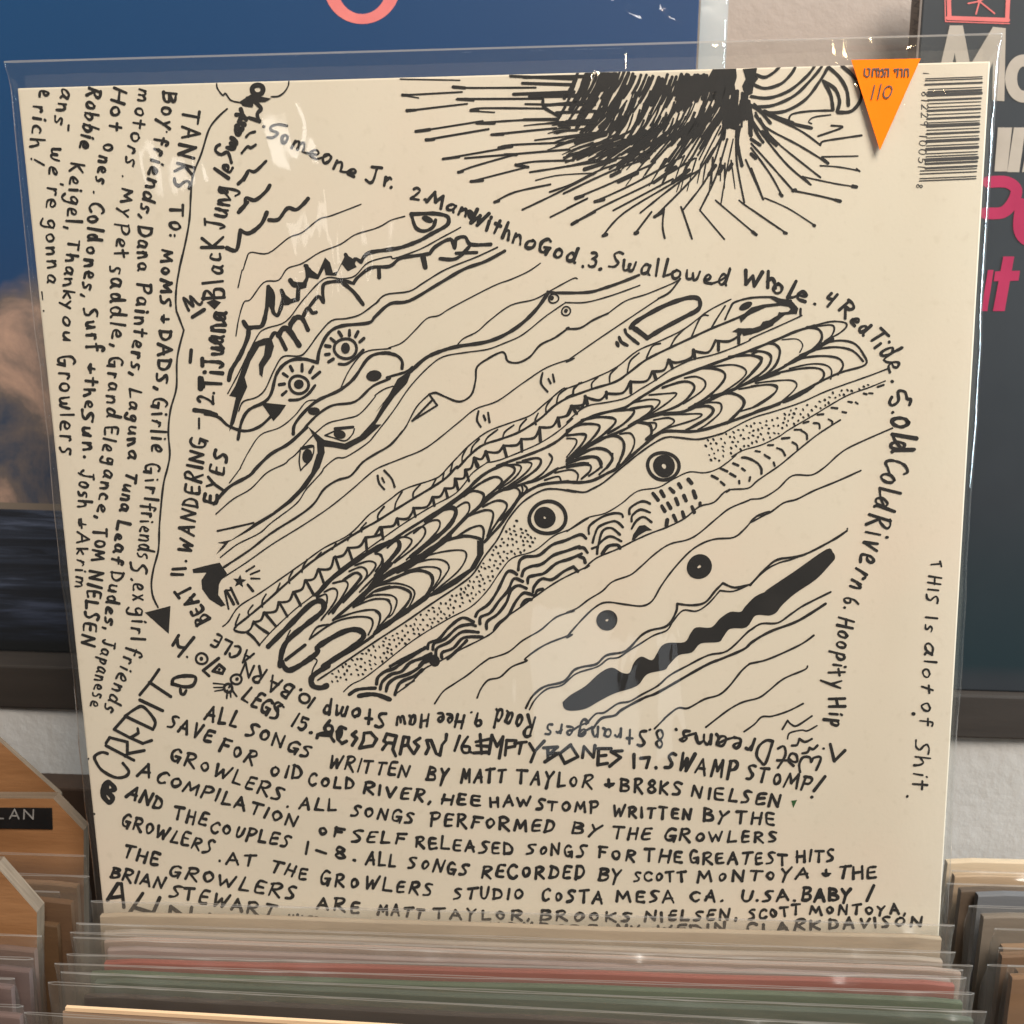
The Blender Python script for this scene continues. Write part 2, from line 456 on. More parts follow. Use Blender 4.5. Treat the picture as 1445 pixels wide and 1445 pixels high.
_F = """
A 7 0,0 3.4,10 6.6,0|1.2,3.6 5.8,3.8
B 6 0.6,0 0.4,10|~0.2,9.8 4,9.4 4.8,7.4 1,5.2|~1,5.2 5,4.6 5.6,1.8 3.4,0.2 0.4,0.2
C 6 ~5.8,8.6 4,10 1.4,8.4 0.3,5 1.2,1.4 3.6,0 5.8,1.6
D 6 0.5,0 0.5,10|~0.2,9.6 3.6,9 5.8,5.4 4.6,1.6 0.3,0.2
E 5.4 ~5,9.6 1.4,9.4 0.6,7 0.5,2 1.4,0.2 5.2,0.6|0.6,5 4.4,5.3
F 5.6 0.6,0 0.8,9.6|0.2,9.4 5.6,9.8|0.7,5.2 4.4,5.4
G 6.4 ~5.4,9 3.2,10 0.8,7.6 0.3,4 1.6,0.6 4.4,0.6 5.4,3.6|3,4 6.2,4.2 5.6,-0.6
H 6.4 0.4,0 0.8,10|5.8,-0.2 6,9.8|0.6,4.8 6,5.2
I 1.6 0.8,0 0.9,9.6
J 5.4 ~3.6,9.6 3.6,2.4 2.2,0 0.2,1.6|1.2,9.6 5.4,10
K 6 0.5,0 0.7,10|5.6,9.6 0.8,4.6 5.8,0
L 5.2 0.9,10 0.4,0.3 5.2,0.5
M 8.4 0,0 1.4,9.8 4,3.2 6.8,9.8 8.2,0
N 7 0.2,0 0.8,9.6 5.8,0.4 6.6,9.8
O 6.4 ~3.2,9.8 0.8,8 0.3,4 2.4,0.2 5,1.4 6.2,5.4 4.8,9 2.8,9.8
P 5.8 0.4,-0.8 0.8,9.6|~0.2,9.4 3.8,10 5.8,8 4.2,5.2 0.8,4.4
R 6.4 0.4,0 0.8,9.4|~0.2,9.2 3.6,10 5.6,8.2 4,5.6 1,4.8|1.4,4.8 6.4,-0.6
S 5.4 ~5.4,9.4 3,9.8 1,8 2.6,5.6 4.2,3.4 3.2,0.8 0.2,0
T 6.6 0,9.4 6.6,9.8|3.2,9.6 3,0
U 6 ~0.4,9.6 0.6,3 2.4,0.2 4.6,2.4 5.6,9.6
V 6.2 0.2,9.6 2.8,0.2 6,9.8
W 9 0.2,9.6 1.8,0.4 4.4,6.6 6,0.2 8.8,9.8
X 6 0.2,0 5.8,9.8|0.4,9.6 5.6,0
Y 6 0.2,9.8 2.8,4.8|5.8,10 2.6,4.8 1.2,-2
Z 6 0.4,9.6 5.6,9.8 0.2,0.2 5.8,0.3
a 5 ~4.4,5.4 2,6.2 0.4,3.4 1.2,0.6 3.4,1.4 4.4,5|~4.4,5.6 4.2,1.6 5.2,0.2
b 4.6 0.6,10 0.6,0.2|~0.6,3.6 2.6,5.6 4.6,3.4 3,0.4 0.6,0.4
c 4.2 ~4,5.2 2,6 0.4,3.4 1.2,0.6 4,0.6
d 5 ~4,5 1.8,6 0.4,3 1.4,0.4 3.6,1.6 4.4,10|4.4,9.6 4.4,1.4 5.2,0.2
e 4.6 ~0.6,3 3,3.2 4,4.8 2.4,6.2 0.5,4 0.9,1 4.6,0.4
f 4.4 ~4.6,9 3.2,10 2,8 1.8,-1|0.2,5.4 4.2,5.6
g 5 ~4.2,5.6 2,6 0.6,4 1.6,1.6 4,3.4 4.2,5.6|~4.2,5.6 4,-2 2.2,-4 0,-2.6
h 4.8 0.6,10 0.4,0|~0.5,3.4 2.8,5.6 4,3.8 4.6,0
i 1.6 0.8,5.8 0.9,0|0.9,8.2 1.1,8.8
j 2.4 ~1.8,5.8 1.6,-2.4 0,-3.4|1.8,8.4 2,8.9
k 4.8 0.5,10 0.5,0|4.2,6 0.8,3 4.8,0
l 1.6 0.9,10 0.7,0
m 7.6 0.5,5.8 0.4,0|~0.5,4 2.2,6 3.6,4.2 3.8,0.4|~3.8,4 5.6,6 6.8,4 7.4,0.2
n 4.8 0.5,6 0.5,0|~0.5,3.8 2.6,6 4,4 4.6,0
o 4.6 ~2.4,6 0.5,4.4 0.6,1.4 2.4,0.1 4.2,2 4,5 2.2,6
p 4.8 0.8,6 0.4,-4|~0.8,4.6 3,6 4.6,4 3.2,1 0.8,1
r 3.6 0.6,5.8 0.5,0|~0.5,3.4 2,5.8 3.6,5.2
s 4 ~3.8,5.8 1.6,6 0.9,4.4 2.8,2.6 2.6,0.6 0.2,0
t 4.2 2.2,9 2,0|0.2,5.6 4.2,6
u 4.8 ~0.5,5.8 0.7,1.4 2.4,0.3 4.2,3 4.4,5.8|4.3,4 4.6,0.2
v 4.4 0.2,5.8 2,0.3 4.2,6
w 6.8 ~0.3,5.8 1.2,0.6 3,1 3.5,4.4|~3.5,4.4 4.2,0.5 5.8,1.4 6.6,6
x 4.6 0.2,0 4.4,5.8|0.4,6 4.4,0
y 4.8 0.4,6 2.4,1.6|4.6,6 2.6,1.6 0.6,-4
0 5.2 ~2.6,10 0.6,7.6 0.5,2.6 2.6,0 4.6,2.4 4.8,7.4 2.6,10
1 1.6 1,10 0.7,0
2 5 ~0.6,8.2 2.4,10 4.4,8 2.6,3.6 0.2,0.4|0.2,0.4 5,0.8
3 5 ~0.4,9.2 3,9.8 4,7.8 1.8,5.6|~1.8,5.6 4.6,4.4 4.4,1.4 2,0 0.2,1
5 5 5,9.8 1.2,9.6 0.9,5.8|~0.9,5.8 3.8,6 4.6,3 2.6,0.2 0.2,0.8
6 5 ~4.2,10 1.4,7 0.5,3 2,0.2 4.4,1.4 4,4.4 0.8,3.8
7 5 0.2,9.6 5,9.8 2.2,0
8 5 ~2.6,5.4 0.8,7.4 2.4,10 4.4,8 2.6,5.4 0.6,2.6 2.4,0 4.6,2 2.6,5.4
9 5 ~4.4,7.6 2.6,10 0.6,8 1.8,5.2 4.2,6.8 4.4,9|4.4,8 4,0
+ 4.6 2.2,7.4 2.2,1|0.2,3 4.4,3.4|0.8,1.8 2.2,0.8 3.4,2
- 4 0.2,4 4,3.6
. 1 0.4,0.2 0.7,0.5
, 1.4 1.2,1 0.4,-1.4
: 1 0.4,1.2 0.7,1.5|0.5,5 0.8,5.3
! 1.4 1.2,10 0.6,3|0.5,0.2 0.7,0.4
' 1 0.6,10 0.4,8
/ 4 0.2,0 3.8,10
"""
FONT = {}
for ln in _F.strip().splitlines():
    ch, gw, rest = ln.split(' ', 2)
    st = []
    for part in rest.split('|'):
        sm = part.startswith('~')
        st.append((sm, [tuple(float(v) for v in t.split(',')) for t in part.lstrip('~').split()]))
    FONT[ch] = (float(gw), st)

# ------------------------------------------------------------------ the big record cover: everything drawn and written on it
COVER_U = Vector((0.99876415, 0.00346695, 0.04957971))
COVER_N = Vector((0.0, 0.99756404, -0.06975648))
COVER_W = -Vector((0.04970079, -0.06967026, -0.99633122))
COVER_M = Matrix(((COVER_U.x, COVER_N.x, COVER_W.x, 0), (COVER_U.y, COVER_N.y, COVER_W.y, 0),
                  (COVER_U.z, COVER_N.z, COVER_W.z, 0), (0, 0, 0, 1)))
COVER_INV = COVER_M.inverted()


def on_cover(px, py, h):
    p = COVER_INV @ on_plane(px, py, Vector((0, 0, 0)), COVER_N)
    return (max(-0.1572, min(0.1572, p.x)), -h, min(0.3148, p.z))


cover = empty('record_cover', COVER_M, 'large cream record cover with black hand drawn fish, waves and handwritten credits', 'record')
bd = box('cover_board', -0.1575, 0.1575, 0.0, 0.0042, 0.0, 0.315, M['cream'], cover, 0.0006)

# --- sideways thanks at the left edge
k = Ink(); W = k.word
W('A', 'TANKS', 1258, 355, 1172, 905, 125, 22); W('A', 'TO:', 1158, 1010, 1146, 1225, 92, 20)
W('B', 'MOMS', 1105, -40, 1088, 345, 78, 22); W('B', '+', 1088, 400, 1086, 465, 80); W('B', 'DADS,', 1090, 510, 1058, 925, 88, 21)
W('B', 'Girlie', 1045, 970, 1022, 1345, 108, 19); W('Cc', 'Girl', 985, 65, 990, 320, 100, 18); W('Cc', 'friends', 968, 340, 935, 720, 100, 17)
W('Cc', 'S', 885, 737, 892, 815, 105, 18); W('Cc', '.', 890, 850, 890, 866, 90, 20); W('Cc', 'ex', 905, 878, 910, 1000, 105, 17)
W('Cc', 'girl', 905, 1045, 898, 1275, 100, 17); W('G', 'friends', 390, -40, 222, 405, 100, 17)
W('A', 'Boy', 1110, 240, 1098, 490, 98, 22); W('A', '.', 1130, 505, 1130, 518, 60, 12); W('A', 'friends,', 1066, 540, 945, 1110, 92, 21)
W('A', 'Dana', 945, 1150, 938, 1464, 92, 20); W('B', 'Painters,', 940, 190, 885, 835, 92, 21); W('B', 'Laguna', 885, 905, 873, 1395, 78, 20)
W('Cc', 'Tuna', 862, 120, 815, 390, 76, 20); W('Cc', 'Leaf', 800, 455, 768, 750, 78, 20); W('Cc', 'Dudes,', 757, 800, 705, 1205, 82, 19)
W('G', 'Japanese', 221, -92, 128, 378, 84, 15)
W('A', 'motors', 950, 210, 850, 745, 90, 18); W('A', '.', 833, 805, 833, 818, 60, 20); W('A', 'My', 832, 895, 820, 1085, 76, 18)
W('A', 'Pet', 790, 1135, 785, 1370, 98, 18); W('B', 'saddle,', 752, 70, 760, 635, 108, 18); W('B', 'Grand', 740, 690, 728, 1105, 96, 18)
W('B', 'Ele', 712, 1165, 700, 1330, 92, 18); W('Cc', 'gance,', 720, 20, 650, 450, 86, 18); W('Cc', 'TOM', 642, 510, 625, 730, 88, 21); W('Cc', 'NIELSEN', 612, 790, 555, 1310, 92, 21)
W('A', 'Hot', 772, 210, 738, 505, 96, 20); W('A', 'Ones', 702, 580, 645, 860, 86, 20); W('A', '.', 635, 915, 635, 928, 60, 18)
W('A', 'Cold', 610, 990, 592, 1260, 100, 20); W('A', 'ones,', 590, 1290, 560, 1640, 92, 20); W('B', 'Surf', 570, 365, 600, 660, 98, 20)
W('B', '+', 595, 735, 595, 790, 60, 18); W('B', 'the', 582, 830, 572, 1045, 82, 20); W('B', 'Sun.', 555, 1050, 572, 1390, 86, 24)
W('Cc', 'Josh', 548, 110, 532, 370, 96, 17); W('Cc', '+', 532, 435, 530, 505, 72, 15); W('Cc', 'Akrim', 528, 535, 513, 920, 78, 16)
W('A', 'Robbie', 610, 205, 540, 632, 96, 21); W('A', 'Keigel,', 482, 715, 448, 1185, 102, 18); W('A', 'Thank', 465, 1240, 430, 1650, 84, 19)
W('B', 'you', 432, 310, 435, 585, 82, 18); W('B', 'Growlers', 400, 680, 418, 1375, 106, 17); W('B', "'", 470, 1400, 470, 1450, 80, 14)
W('A', 'ans', 418, 210, 366, 462, 90, 18); W('A', '-', 445, 460, 445, 500, 60, 14); W('A', "we're", 348, 615, 312, 1040, 96, 17); W('A', 'gonna', 315, 1105, 322, 1548, 86, 16)
W('B', '-', 270, 245, 282, 305, 40, 12); k.dot('B', 298, 378, 6)
W('A', 'e', 260, 228, 262, 272, 110, 18); W('A', 'rich', 228, 325, 210, 625, 95, 17); W('A', '!', 212, 685, 208, 705, 95, 16)
k.build('handwriting', M['ink'], cover, on_cover, label='sideways thanks written along the left edge')

# --- long arrow beside the thanks
k = Ink()
k.s('D', 14, '340,355 270,420 215,500 165,660 110,800 95,920 85,1100 60,1250 15,1445 B:1240,0 B:1205,180 B:1195,300 B:1200,380', 'B:1200,380 B:1225,445 B:1250,510',
    'B:1250,510 B:1205,700 B:1200,900 B:1160,1050 B:1145,1200 B:1155,1350 B:1140,1445 Cc:1110,220 Cc:1085,480 Cc:1078,650 Cc:1045,780 Cc:1030,880 Cc:1040,970 Cc:1075,1045')
k.poly('Cc', '985,1080 1160,1035 1148,1225')
k.build('drawing', M['ink'], cover, on_cover, label='long wavy arrow pointing down the left side')
k = Ink(); k.dot('G', 118, 725, 8); k.build('ink_mark', M['ink'], cover, on_cover)
k = Ink(); k.dot('G', 158, 1100, 9); k.build('ink_mark', M['ink'], cover, on_cover)

# --- ring of song titles
k = Ink(); W = k.word
k.s('D', 18, '745,470 690,460 640,475 640,500 685,520 650,550 615,548')
W('D', 'o', 705, 580, 745, 590, 90, 22); W('D', 'meone', 770, 610, 1215, 830, 100, 20, conn=True); W('D', 'Jr', 1275, 855, 1450, 885, 112, 22); k.dot('I', 58, 888, 12); k.dot('D', 590, 475, 11)
W('I', '2.', 188, 965, 290, 978, 88, 20); W('I', 'Man', 305, 990, 575, 1090, 86, 22); W('I', 'With', 585, 1120, 865, 1245, 100, 24); k.dot('I', 600, 1075, 24, 42, -0.3)
W('I', 'no', 880, 1262, 1015, 1310, 98, 22); W('I', 'God', 1050, 1318, 1310, 1408, 98, 24); k.dot('J', 108, 1425, 11); W('J', '3.', 140, 1425, 232, 1448, 105, 20)
W('Mm', 'S', 280, 78, 350, 92, 120, 20); W('Mm', 'wallowed', 372, 105, 1108, 212, 112, 20, conn=True); W('Mm', 'Wh', 1190, 205, 1420, 225, 112, 24); W('Nn', 'ole', 140, 250, 375, 325, 120, 24, conn=True); k.dot('Nn', 432, 332, 11)
k.s('Nn', 20, '545,260 520,290 555,300', '585,268 552,308 520,348'); W('Nn', 'Red', 592, 378, 765, 552, 96, 23)
k.s('Nn', 20, '880,495 935,548', '908,525 820,580', '880,600 840,630'); k.dot('Nn', 938, 590, 11); W('Nn', 'de', 872, 655, 948, 795, 150, 20, conn=True); k.dot('Nn', 958, 858, 12)
k.s('Nn', 20, '1075,1018 1085,980 1060,975 1045,930 1000,925 1000,990 960,1020 940,1000 955,965'); k.dot('Nn', 962, 1068, 11)
W('Nn', 'Old', 950, 1090, 948, 1340, 152, 26, conn=True)
W('Q', 'Cold', 915, 15, 835, 360, 160, 21, conn=True); W('Q', 'Rive', 808, 400, 735, 745, 165, 20, conn=True); W('Q', 'rn', 715, 775, 668, 905, 130, 21, conn=True)
W('Q', '6.', 632, 970, 625, 1050, 108, 18); W('Q', 'Hoopi', 600, 1108, 558, 1450, 100, 20); W('S', 'ty', 1102, 115, 1108, 240, 130, 19); W('S', 'Hip', 1112, 312, 1115, 510, 104, 20)
k.s('S', 20, '1115,625 1143,740', '1143,740 1215,668'); k.dot('S', 1070, 655, 9)
k.s('S', 18, '1020,800 1050,730 1040,710 1000,720 985,745 975,715 930,715 905,760 910,815', '835,725 865,745 890,740 885,700 850,690 830,735 865,772', '760,785 810,700 800,640 760,655', '755,735 830,735')
k.s('S', 20, '725,605 675,755 640,740 615,700 630,640 680,600 725,605'); W('S', 'reams', 610, 592, 90, 532, 118, 22, conn=True); k.dot('S', 68, 525, 12)
W('R', '8.', 1340, 535, 1235, 522, 115, 19); W('R', 'Strangers', 1215, 530, 508, 485, 105, 19, conn=True)
W('R', 'Road', 462, 445, 190, 385, 135, 22); W('R', '9.', 108, 420, 20, 408, 95, 21)
W('H', 'Hee', 1330, 425, 1140, 412, 95, 21); W('H', 'Haw', 1090, 425, 852, 432, 95, 20); W('H', 'Stomp', 800, 415, 355, 345, 100, 22, conn=True)
k.s('H', 19, '310,312 265,375'); k.ring('H', 240, 314, 36, 30, 19, 0.3); k.dot('H', 215, 255, 12)
W('H', 'BA', 178, 235, 20, 158, 98, 20); W('G', 'RN', 1335, 125, 1180, 65, 100, 20); W('F', 'ACLE', 525, 1365, 265, 1215, 88, 19)
W('Cc', 'BEAT', 1425, 1125, 1275, 880, 98, 22); k.s('Cc', 20, '1168,820 1245,822', '1175,785 1262,780'); k.dot('Cc', 1265, 730, 10)
W('Cc', 'WANDERING', 1302, 680, 1405, -125, 105, 20); W('F', 'EYES', 268, 345, 348, -10, 105, 22)
W('E', '2', 255, 1012, 255, 958, 112, 20); k.s('E', 30, '118,1052 190,1062 265,1085'); k.dot('E', 250, 937, 10); k.s('E', 16, '150,1110 150,1175')
W('E', 'TiJuana', 298, 905, 335, 375, 135, 26, conn=True); k.s('E', 36, '155,835 160,905')
k.poly('E', '200,320 250,300 300,320 255,370'); W('E', 'Blac', 325, 295, 300, -25, 135, 22); W('D', 'K', 312, 1305, 308, 1220, 135, 22)
W('D', 'Jung', 322, 1178, 375, 880, 135, 20, conn=True); W('D', 'le', 345, 830, 385, 760, 125, 22)
k.s('D', 22, '370,720 345,650 300,665 262,640 270,610 290,598'); W('D', 'wan', 385, 640, 478, 410, 72, 34); W('D', 'yv', 440, 420, 520, 310, 80, 30)
k.s('D', 26, '520,300 570,350 545,390 560,440', '490,415 560,437'); k.poly('D', '420,310 500,258 640,285 600,308 540,310 470,340')
k.ring('D', 548, 225, 36, 34, 34)
k.s('D', 10, '270,185 275,215 310,262 330,250 365,295 420,310', '760,170 755,200 730,240 690,268 640,272', smooth=True)
k.s('D', 18, '470,545 495,520 530,510', '440,655 480,610 500,620 535,598')
k.s('E', 18, '80,375 45,290 110,345 90,280 150,335 170,320'); k.s('E', 28, '105,420 185,370'); k.s('E', 26, '97,645 90,725')
k.build('handwriting', M['ink'], cover, on_cover, label='song titles written in a ring round the drawing')

# --- second ring and heading
k = Ink(); W = k.word
k.s('Cc', 22, '1175,1302 1215,1235', '1215,1378 1318,1250', '1205,1262 1215,1310 1262,1318'); k.dot('Cc', 1272, 1382, 9)
k.ring('G', 890, 45, 38, 38, 17); k.dot('G', 888, 45, 14); k.s('G', 20, '1005,42 900,125 940,162', '965,130 1010,85 1045,115 1030,145 965,130', smooth=False); k.dot('G', 1010, 118, 10)
k.ring('G', 1125, 185, 36, 34, 17); k.dot('G', 1130, 183, 13); k.ring('G', 1070, 245, 28, 28, 20)
k.s('G', 10, '970,212 1040,218', '972,240 1040,240', '980,265 1040,255'); k.s('G', 14, '1065,260 1060,312', '1085,265 1088,305', '1095,255 1128,300', '1095,215 1075,240')
W('G', 'LEGS', 1160, 320, 1405, 470, 112, 22); W('H', 'S', 10, 452, 70, 462, 108, 20); W('H', '15.', 148, 500, 290, 555, 95, 20)
k.s('H', 24, '325,582 340,555 385,545 378,512 412,465', '430,530 420,570 440,605', '330,560 420,565'); k.ring('H', 405, 520, 24, 24, 22); k.dot('H', 480, 545, 24, 48)
k.s('H', 23, '520,520 490,505 460,540 465,590 495,620 525,605', '590,540 565,560 595,585 565,632', '645,555 640,600 615,650', '645,550 690,545 730,590 705,635 615,650',
    '770,660 800,620 780,600 800,555 865,570 850,620 810,615', '850,620 840,660 860,705', '890,690 915,575 950,580 940,630 980,690', '900,640 945,630', '1025,585 985,610 1015,640 985,690',
    '1065,690 1085,650 1070,600 1100,600 1120,650 1135,690 1160,700 1175,630 1200,600 1205,560', smooth=False)
k.s('H', 20, '1295,570 1260,670', '1350,575 1310,640 1320,680 1355,680 1360,645 1320,640'); k.dot('H', 1372, 680, 10)
k.s('R', 22, '85,560 95,690', '55,610 150,590', '60,635 140,640', '40,685 130,680', '145,690 165,565 200,640 240,575 215,720', '255,700 265,600 330,600 320,640 265,650', '320,620 400,610', '365,615 350,690',
    '420,620 450,670', '520,605 460,670 430,745', '515,650 610,645 560,690 620,685 525,745', '545,660 545,735', '700,630 750,710 660,755 625,690 700,630', '780,715 790,640 855,715 865,635',
    '890,655 885,765 950,755', '885,655 975,655', '890,705 940,700', '1050,670 975,675 1040,715 965,775', '1130,695 1130,785', '1175,720 1235,715 1215,785', smooth=False)
k.dot('R', 1280, 785, 13)
W('S', 'SWAMP', -10, 785, 490, 865, 112, 24); W('S', 'STOMP', 540, 862, 985, 945, 100, 22); k.s('S', 22, '1080,845 1005,942'); k.dot('S', 990, 985, 12)
k.s('G', 21, '470,290 540,205 600,118', '535,205 680,302', '470,325 625,398', '370,435 560,525', '295,525 375,435', '295,525 400,580 490,620', '490,620 550,600', '410,580 460,550 455,518',
    '240,635 430,735', '240,618 265,580', '265,580 385,610 385,690 370,705', '385,690 500,668', smooth=False)
k.s('G', 21, '370,435 440,385 490,370 550,430 575,480 560,525', '250,690 215,680 170,700 165,730 210,800 300,850 370,845 395,810 355,755')
k.s('G', 34, '235,895 262,885 300,930 255,948 285,990 262,1022 220,970 225,905'); k.poly('G', '225,890 265,880 262,930 235,990 212,950')
k.s('G', 24, '690,215 700,180 760,162 840,165 848,195 825,228 770,235 690,215'); k.s('G', 20, '745,250 750,280 770,285 785,260')
k.build('handwriting', M['ink'], cover, on_cover, label='bigger lettered titles and the word CREDIT')

# --- credit paragraph at the bottom
k = Ink(); W = k.word
W('G', 'ALL', 908, 460, 1130, 515, 97, 22); W('H', 'SONGS', -164, 565, 285, 722, 85, 20); W('H', 'WRITTEN', 405, 785, 960, 855, 88, 20); W('H', 'BY', 1065, 865, 1215, 890, 88, 22)
W('R', 'MATT', -49, 885, 265, 885, 86, 21); W('R', 'TAYLOR', 330, 892, 860, 925, 88, 20); W('R', '+', 930, 920, 1005, 915, 75, 20); W('R', 'BR8KS', 1035, 942, 1464, 972, 84, 21); W('S', 'NIELSEN', 168, 985, 795, 1055, 82, 20)
W('G', 'SAVE', 655, 505, 958, 620, 95, 21); W('G', 'FOR', 1005, 670, 1245, 770, 88, 20); W('H', 'OlD', 0, 836, 225, 866, 86, 20); W('H', 'COLD', 260, 898, 580, 935, 72, 20)
W('H', 'RIVER,', 638, 955, 1110, 1025, 75, 22); W('H', 'HEE', 1168, 1032, 1445, 1046, 70, 22); W('R', 'HAW', 150, 1050, 438, 1042, 66, 21); W('R', 'STOMP', 465, 1072, 905, 1090, 70, 20)
W('R', 'WRITTEN', 985, 1112, 1539, 1138, 74, 21); W('S', 'BY', 255, 1145, 408, 1155, 78, 22); W('S', 'THE', 472, 1160, 745, 1175, 80, 20)
W('G', 'GROWLERS', 672, 725, 1445, 1020, 86, 20); k.dot('H', 125, 1050, 10); W('H', 'ALL', 198, 1062, 465, 1080, 76, 20); W('H', 'SONGS', 556, 1108, 990, 1165, 76, 19)
W('R', 'PERFORMED', -254, 1172, 612, 1225, 78, 21); W('R', 'BY', 708, 1225, 890, 1248, 68, 20); W('R', 'THE', 982, 1262, 1245, 1278, 80, 19); W('S', 'GROWLERS', -10, 1282, 782, 1292, 76, 19)
W('G', 'A', 450, 835, 540, 855, 92, 22); W('G', 'COMPILATION', 575, 880, 1565, 1200, 80, 20); W('H', 'OF', 325, 1235, 500, 1258, 66, 20); W('H', 'SELF', 560, 1290, 932, 1305, 76, 20)
W('H', 'RELEASED', 992, 1325, 1676, 1378, 78, 20); W('R', 'SONGS', 402, 1368, 805, 1392, 76, 19); W('R', 'FOR', 888, 1395, 1142, 1422, 74, 22); W('R', 'THE', 1200, 1420, 1462, 1428, 76, 20)
W('S', 'GREATEST', 162, 1432, 848, 1445, 78, 20); W('S', 'HITS', 888, 1425, 1150, 1418, 76, 20)
W('G', 'AND', 378, 985, 618, 1072, 78, 21); W('G', 'THE', 695, 1130, 920, 1185, 82, 21); W('G', 'COUPLES', 945, 1222, 1492, 1328, 76, 20); W('H', '1-8.', 242, 1368, 600, 1420, 78, 22)
W('V', 'ALL', 655, 358, 865, 375, 88, 20); W('V', 'SONGS', 942, 380, 1358, 438, 78, 20); W('X', 'RECORDED', 95, 448, 812, 452, 84, 21); W('X', 'BY', 890, 465, 1040, 478, 80, 22); W('X', 'SCOTT', 1130, 472, 1495, 475, 66, 19)
W('Y', 'MONTOYA', -75, 478, 702, 450, 72, 19); W('Y', '+', 768, 440, 828, 440, 58, 20); W('Y', 'THE', 878, 450, 1145, 450, 82, 20)
W('U', 'GROWLERS', 340, 92, 965, 295, 88, 20); k.dot('U', 1012, 335, 10); W('U', 'AT', 1060, 350, 1245, 375, 74, 20); W('V', 'THE', 5, 402, 255, 470, 80, 20); W('V', 'GROWLERS', 342, 488, 1132, 575, 84, 20)
W('X', 'STUDIO', -94, 590, 392, 595, 76, 20); W('X', 'COSTA', 498, 605, 932, 622, 78, 21); W('X', 'MESA', 1010, 612, 1422, 615, 72, 20); W('Y', 'CA.', -130, 605, 100, 612, 66, 20)
W('Y', 'U.SA.', 222, 608, 600, 605, 78, 21); W('Y', 'BABY', 630, 605, 978, 605, 84, 24); k.s('Y', 22, '1122,502 1075,605')
W('U', 'THE', 352, 302, 598, 365, 82, 21); W('U', 'GROWLERS', 665, 430, 1548, 608, 84, 20); W('V', 'ARE', 320, 655, 622, 692, 76, 21); W('V', 'MATT', 735, 697, 1055, 725, 68, 20)
W('V', 'TAYLOR,', 1120, 725, 1790, 735, 66, 19); W('X', 'BROOKS', 492, 738, 1130, 745, 68, 20); W('X', 'NIELSEN,', 1205, 745, 1850, 730, 68, 21); W('Y', 'SCOTT', 275, 735, 635, 695, 68, 20); W('Y', 'MONTOYA,', 688, 700, 1360, 695, 60, 20)
W('U', 'BRIAN', 268, 445, 638, 528, 76, 21); W('U', 'STEWART,', 670, 572, 1450, 735, 84, 21); W('V', 'MILES', 120, 760, 330, 785, 66, 20); W('V', 'PATTERSON', 400, 795, 1110, 840, 62, 20)
W('X', '+', -60, 812, -10, 815, 60, 20); W('X', 'MEMBERS', 130, 815, 885, 832, 62, 20); W('X', 'NV', 1000, 830, 1160, 832, 60, 20); W('X', 'WEDIN,', 1270, 832, 1830, 815, 62, 20); W('Y', 'CLARK', 262, 832, 775, 795, 66, 21); W('Y', 'DAVISON', 812, 797, 1470, 775, 68, 21)
k.s('U', 26, '250,600 320,490', '320,490 345,490 362,650', '275,585 352,575', '385,710 490,555', '545,722 605,585', '432,650 560,690', '665,750 680,645', '680,645 808,742', '808,742 822,650', '905,800 945,700', '995,800 1010,705', '920,755 1005,745', '1140,800 1155,735', smooth=False)
k.build('handwriting', M['ink'], cover, on_cover, label='block of credits written along the bottom')
k = Ink(); k.poly('S', '850,1010 890,1004 864,1060'); k.build('ink_mark', M['green_ink'], cover, on_cover, label='tiny green triangle mark')

# --- remark at the right edge
k = Ink(); W = k.word
W('Q', 'T', 1218, 738, 1222, 772, 78, 16); W('Q', 'HIS', 1210, 825, 1188, 1012, 80, 16); W('Q', 'Is', 1190, 1100, 1180, 1208, 80, 15); W('Q', 'a', 1182, 1268, 1178, 1365, 110, 16)
W('T', 'lot', 985, 50, 966, 272, 80, 15); W('T', 'of', 965, 338, 958, 500, 92, 15); k.dot('T', 910, 420, 14); W('T', 'Shit', 925, 597, 905, 940, 104, 16); k.dot('T', 868, 980, 10)
k.build('handwriting', M['ink'], cover, on_cover, label='small remark written sideways near the right edge')

# --- sunburst at the top
k = Ink()
k.s('I', 13, '475,205 600,212 1040,210', '135,262 540,240', '510,288 1080,285', '165,368 575,320', '595,365 680,350 1100,352', '225,510 680,437', '650,450 960,430 1180,425', '295,565 720,492', '740,530 1180,485', '1035,568 1300,535',
    '410,695 830,622', '790,620 870,600 1240,583', '560,690 1270,630', '515,785 620,745 900,665', '905,735 1040,712 1300,705', '600,848 990,748', '1000,785 1250,745 1445,700', '760,988 900,920 1140,868', '950,1040 1180,930 1445,790',
    '1135,920 1300,860 1445,790', '1230,930 1445,825', '1310,965 1445,905', '1140,1090 1390,965', '1285,1138 1445,1055', '1230,685 1445,630', '970,322 1445,330')
k.s('I', 8, '120,152 525,160', '620,370 760,378', '1040,840 1200,805 1445,790', '135,262 245,280', '500,290 620,300', '300,120 560,100 960,98')
k.s('I', 20, '410,695 520,680', '790,620 880,610', '640,450 760,452', '225,508 320,495', '165,366 225,362', '135,260 180,262', '295,565 350,562', '515,785 545,780', '600,848 680,840', '905,735 990,750', '740,530 820,525', '960,428 1180,425', '480,205 560,212', '510,288 580,290', '600,365 650,365', '830,665 910,665', '760,988 790,978')
k.s('I', 20, '950,180 1300,190', '890,255 1300,240', '870,130 1300,150', '1000,270 1445,262', '1100,330 1445,300', '1090,290 1100,345 1200,405', '960,140 1445,132', '1180,380 1445,370', '1250,440 1445,430', '1200,465 1445,450', '1290,540 1445,520')
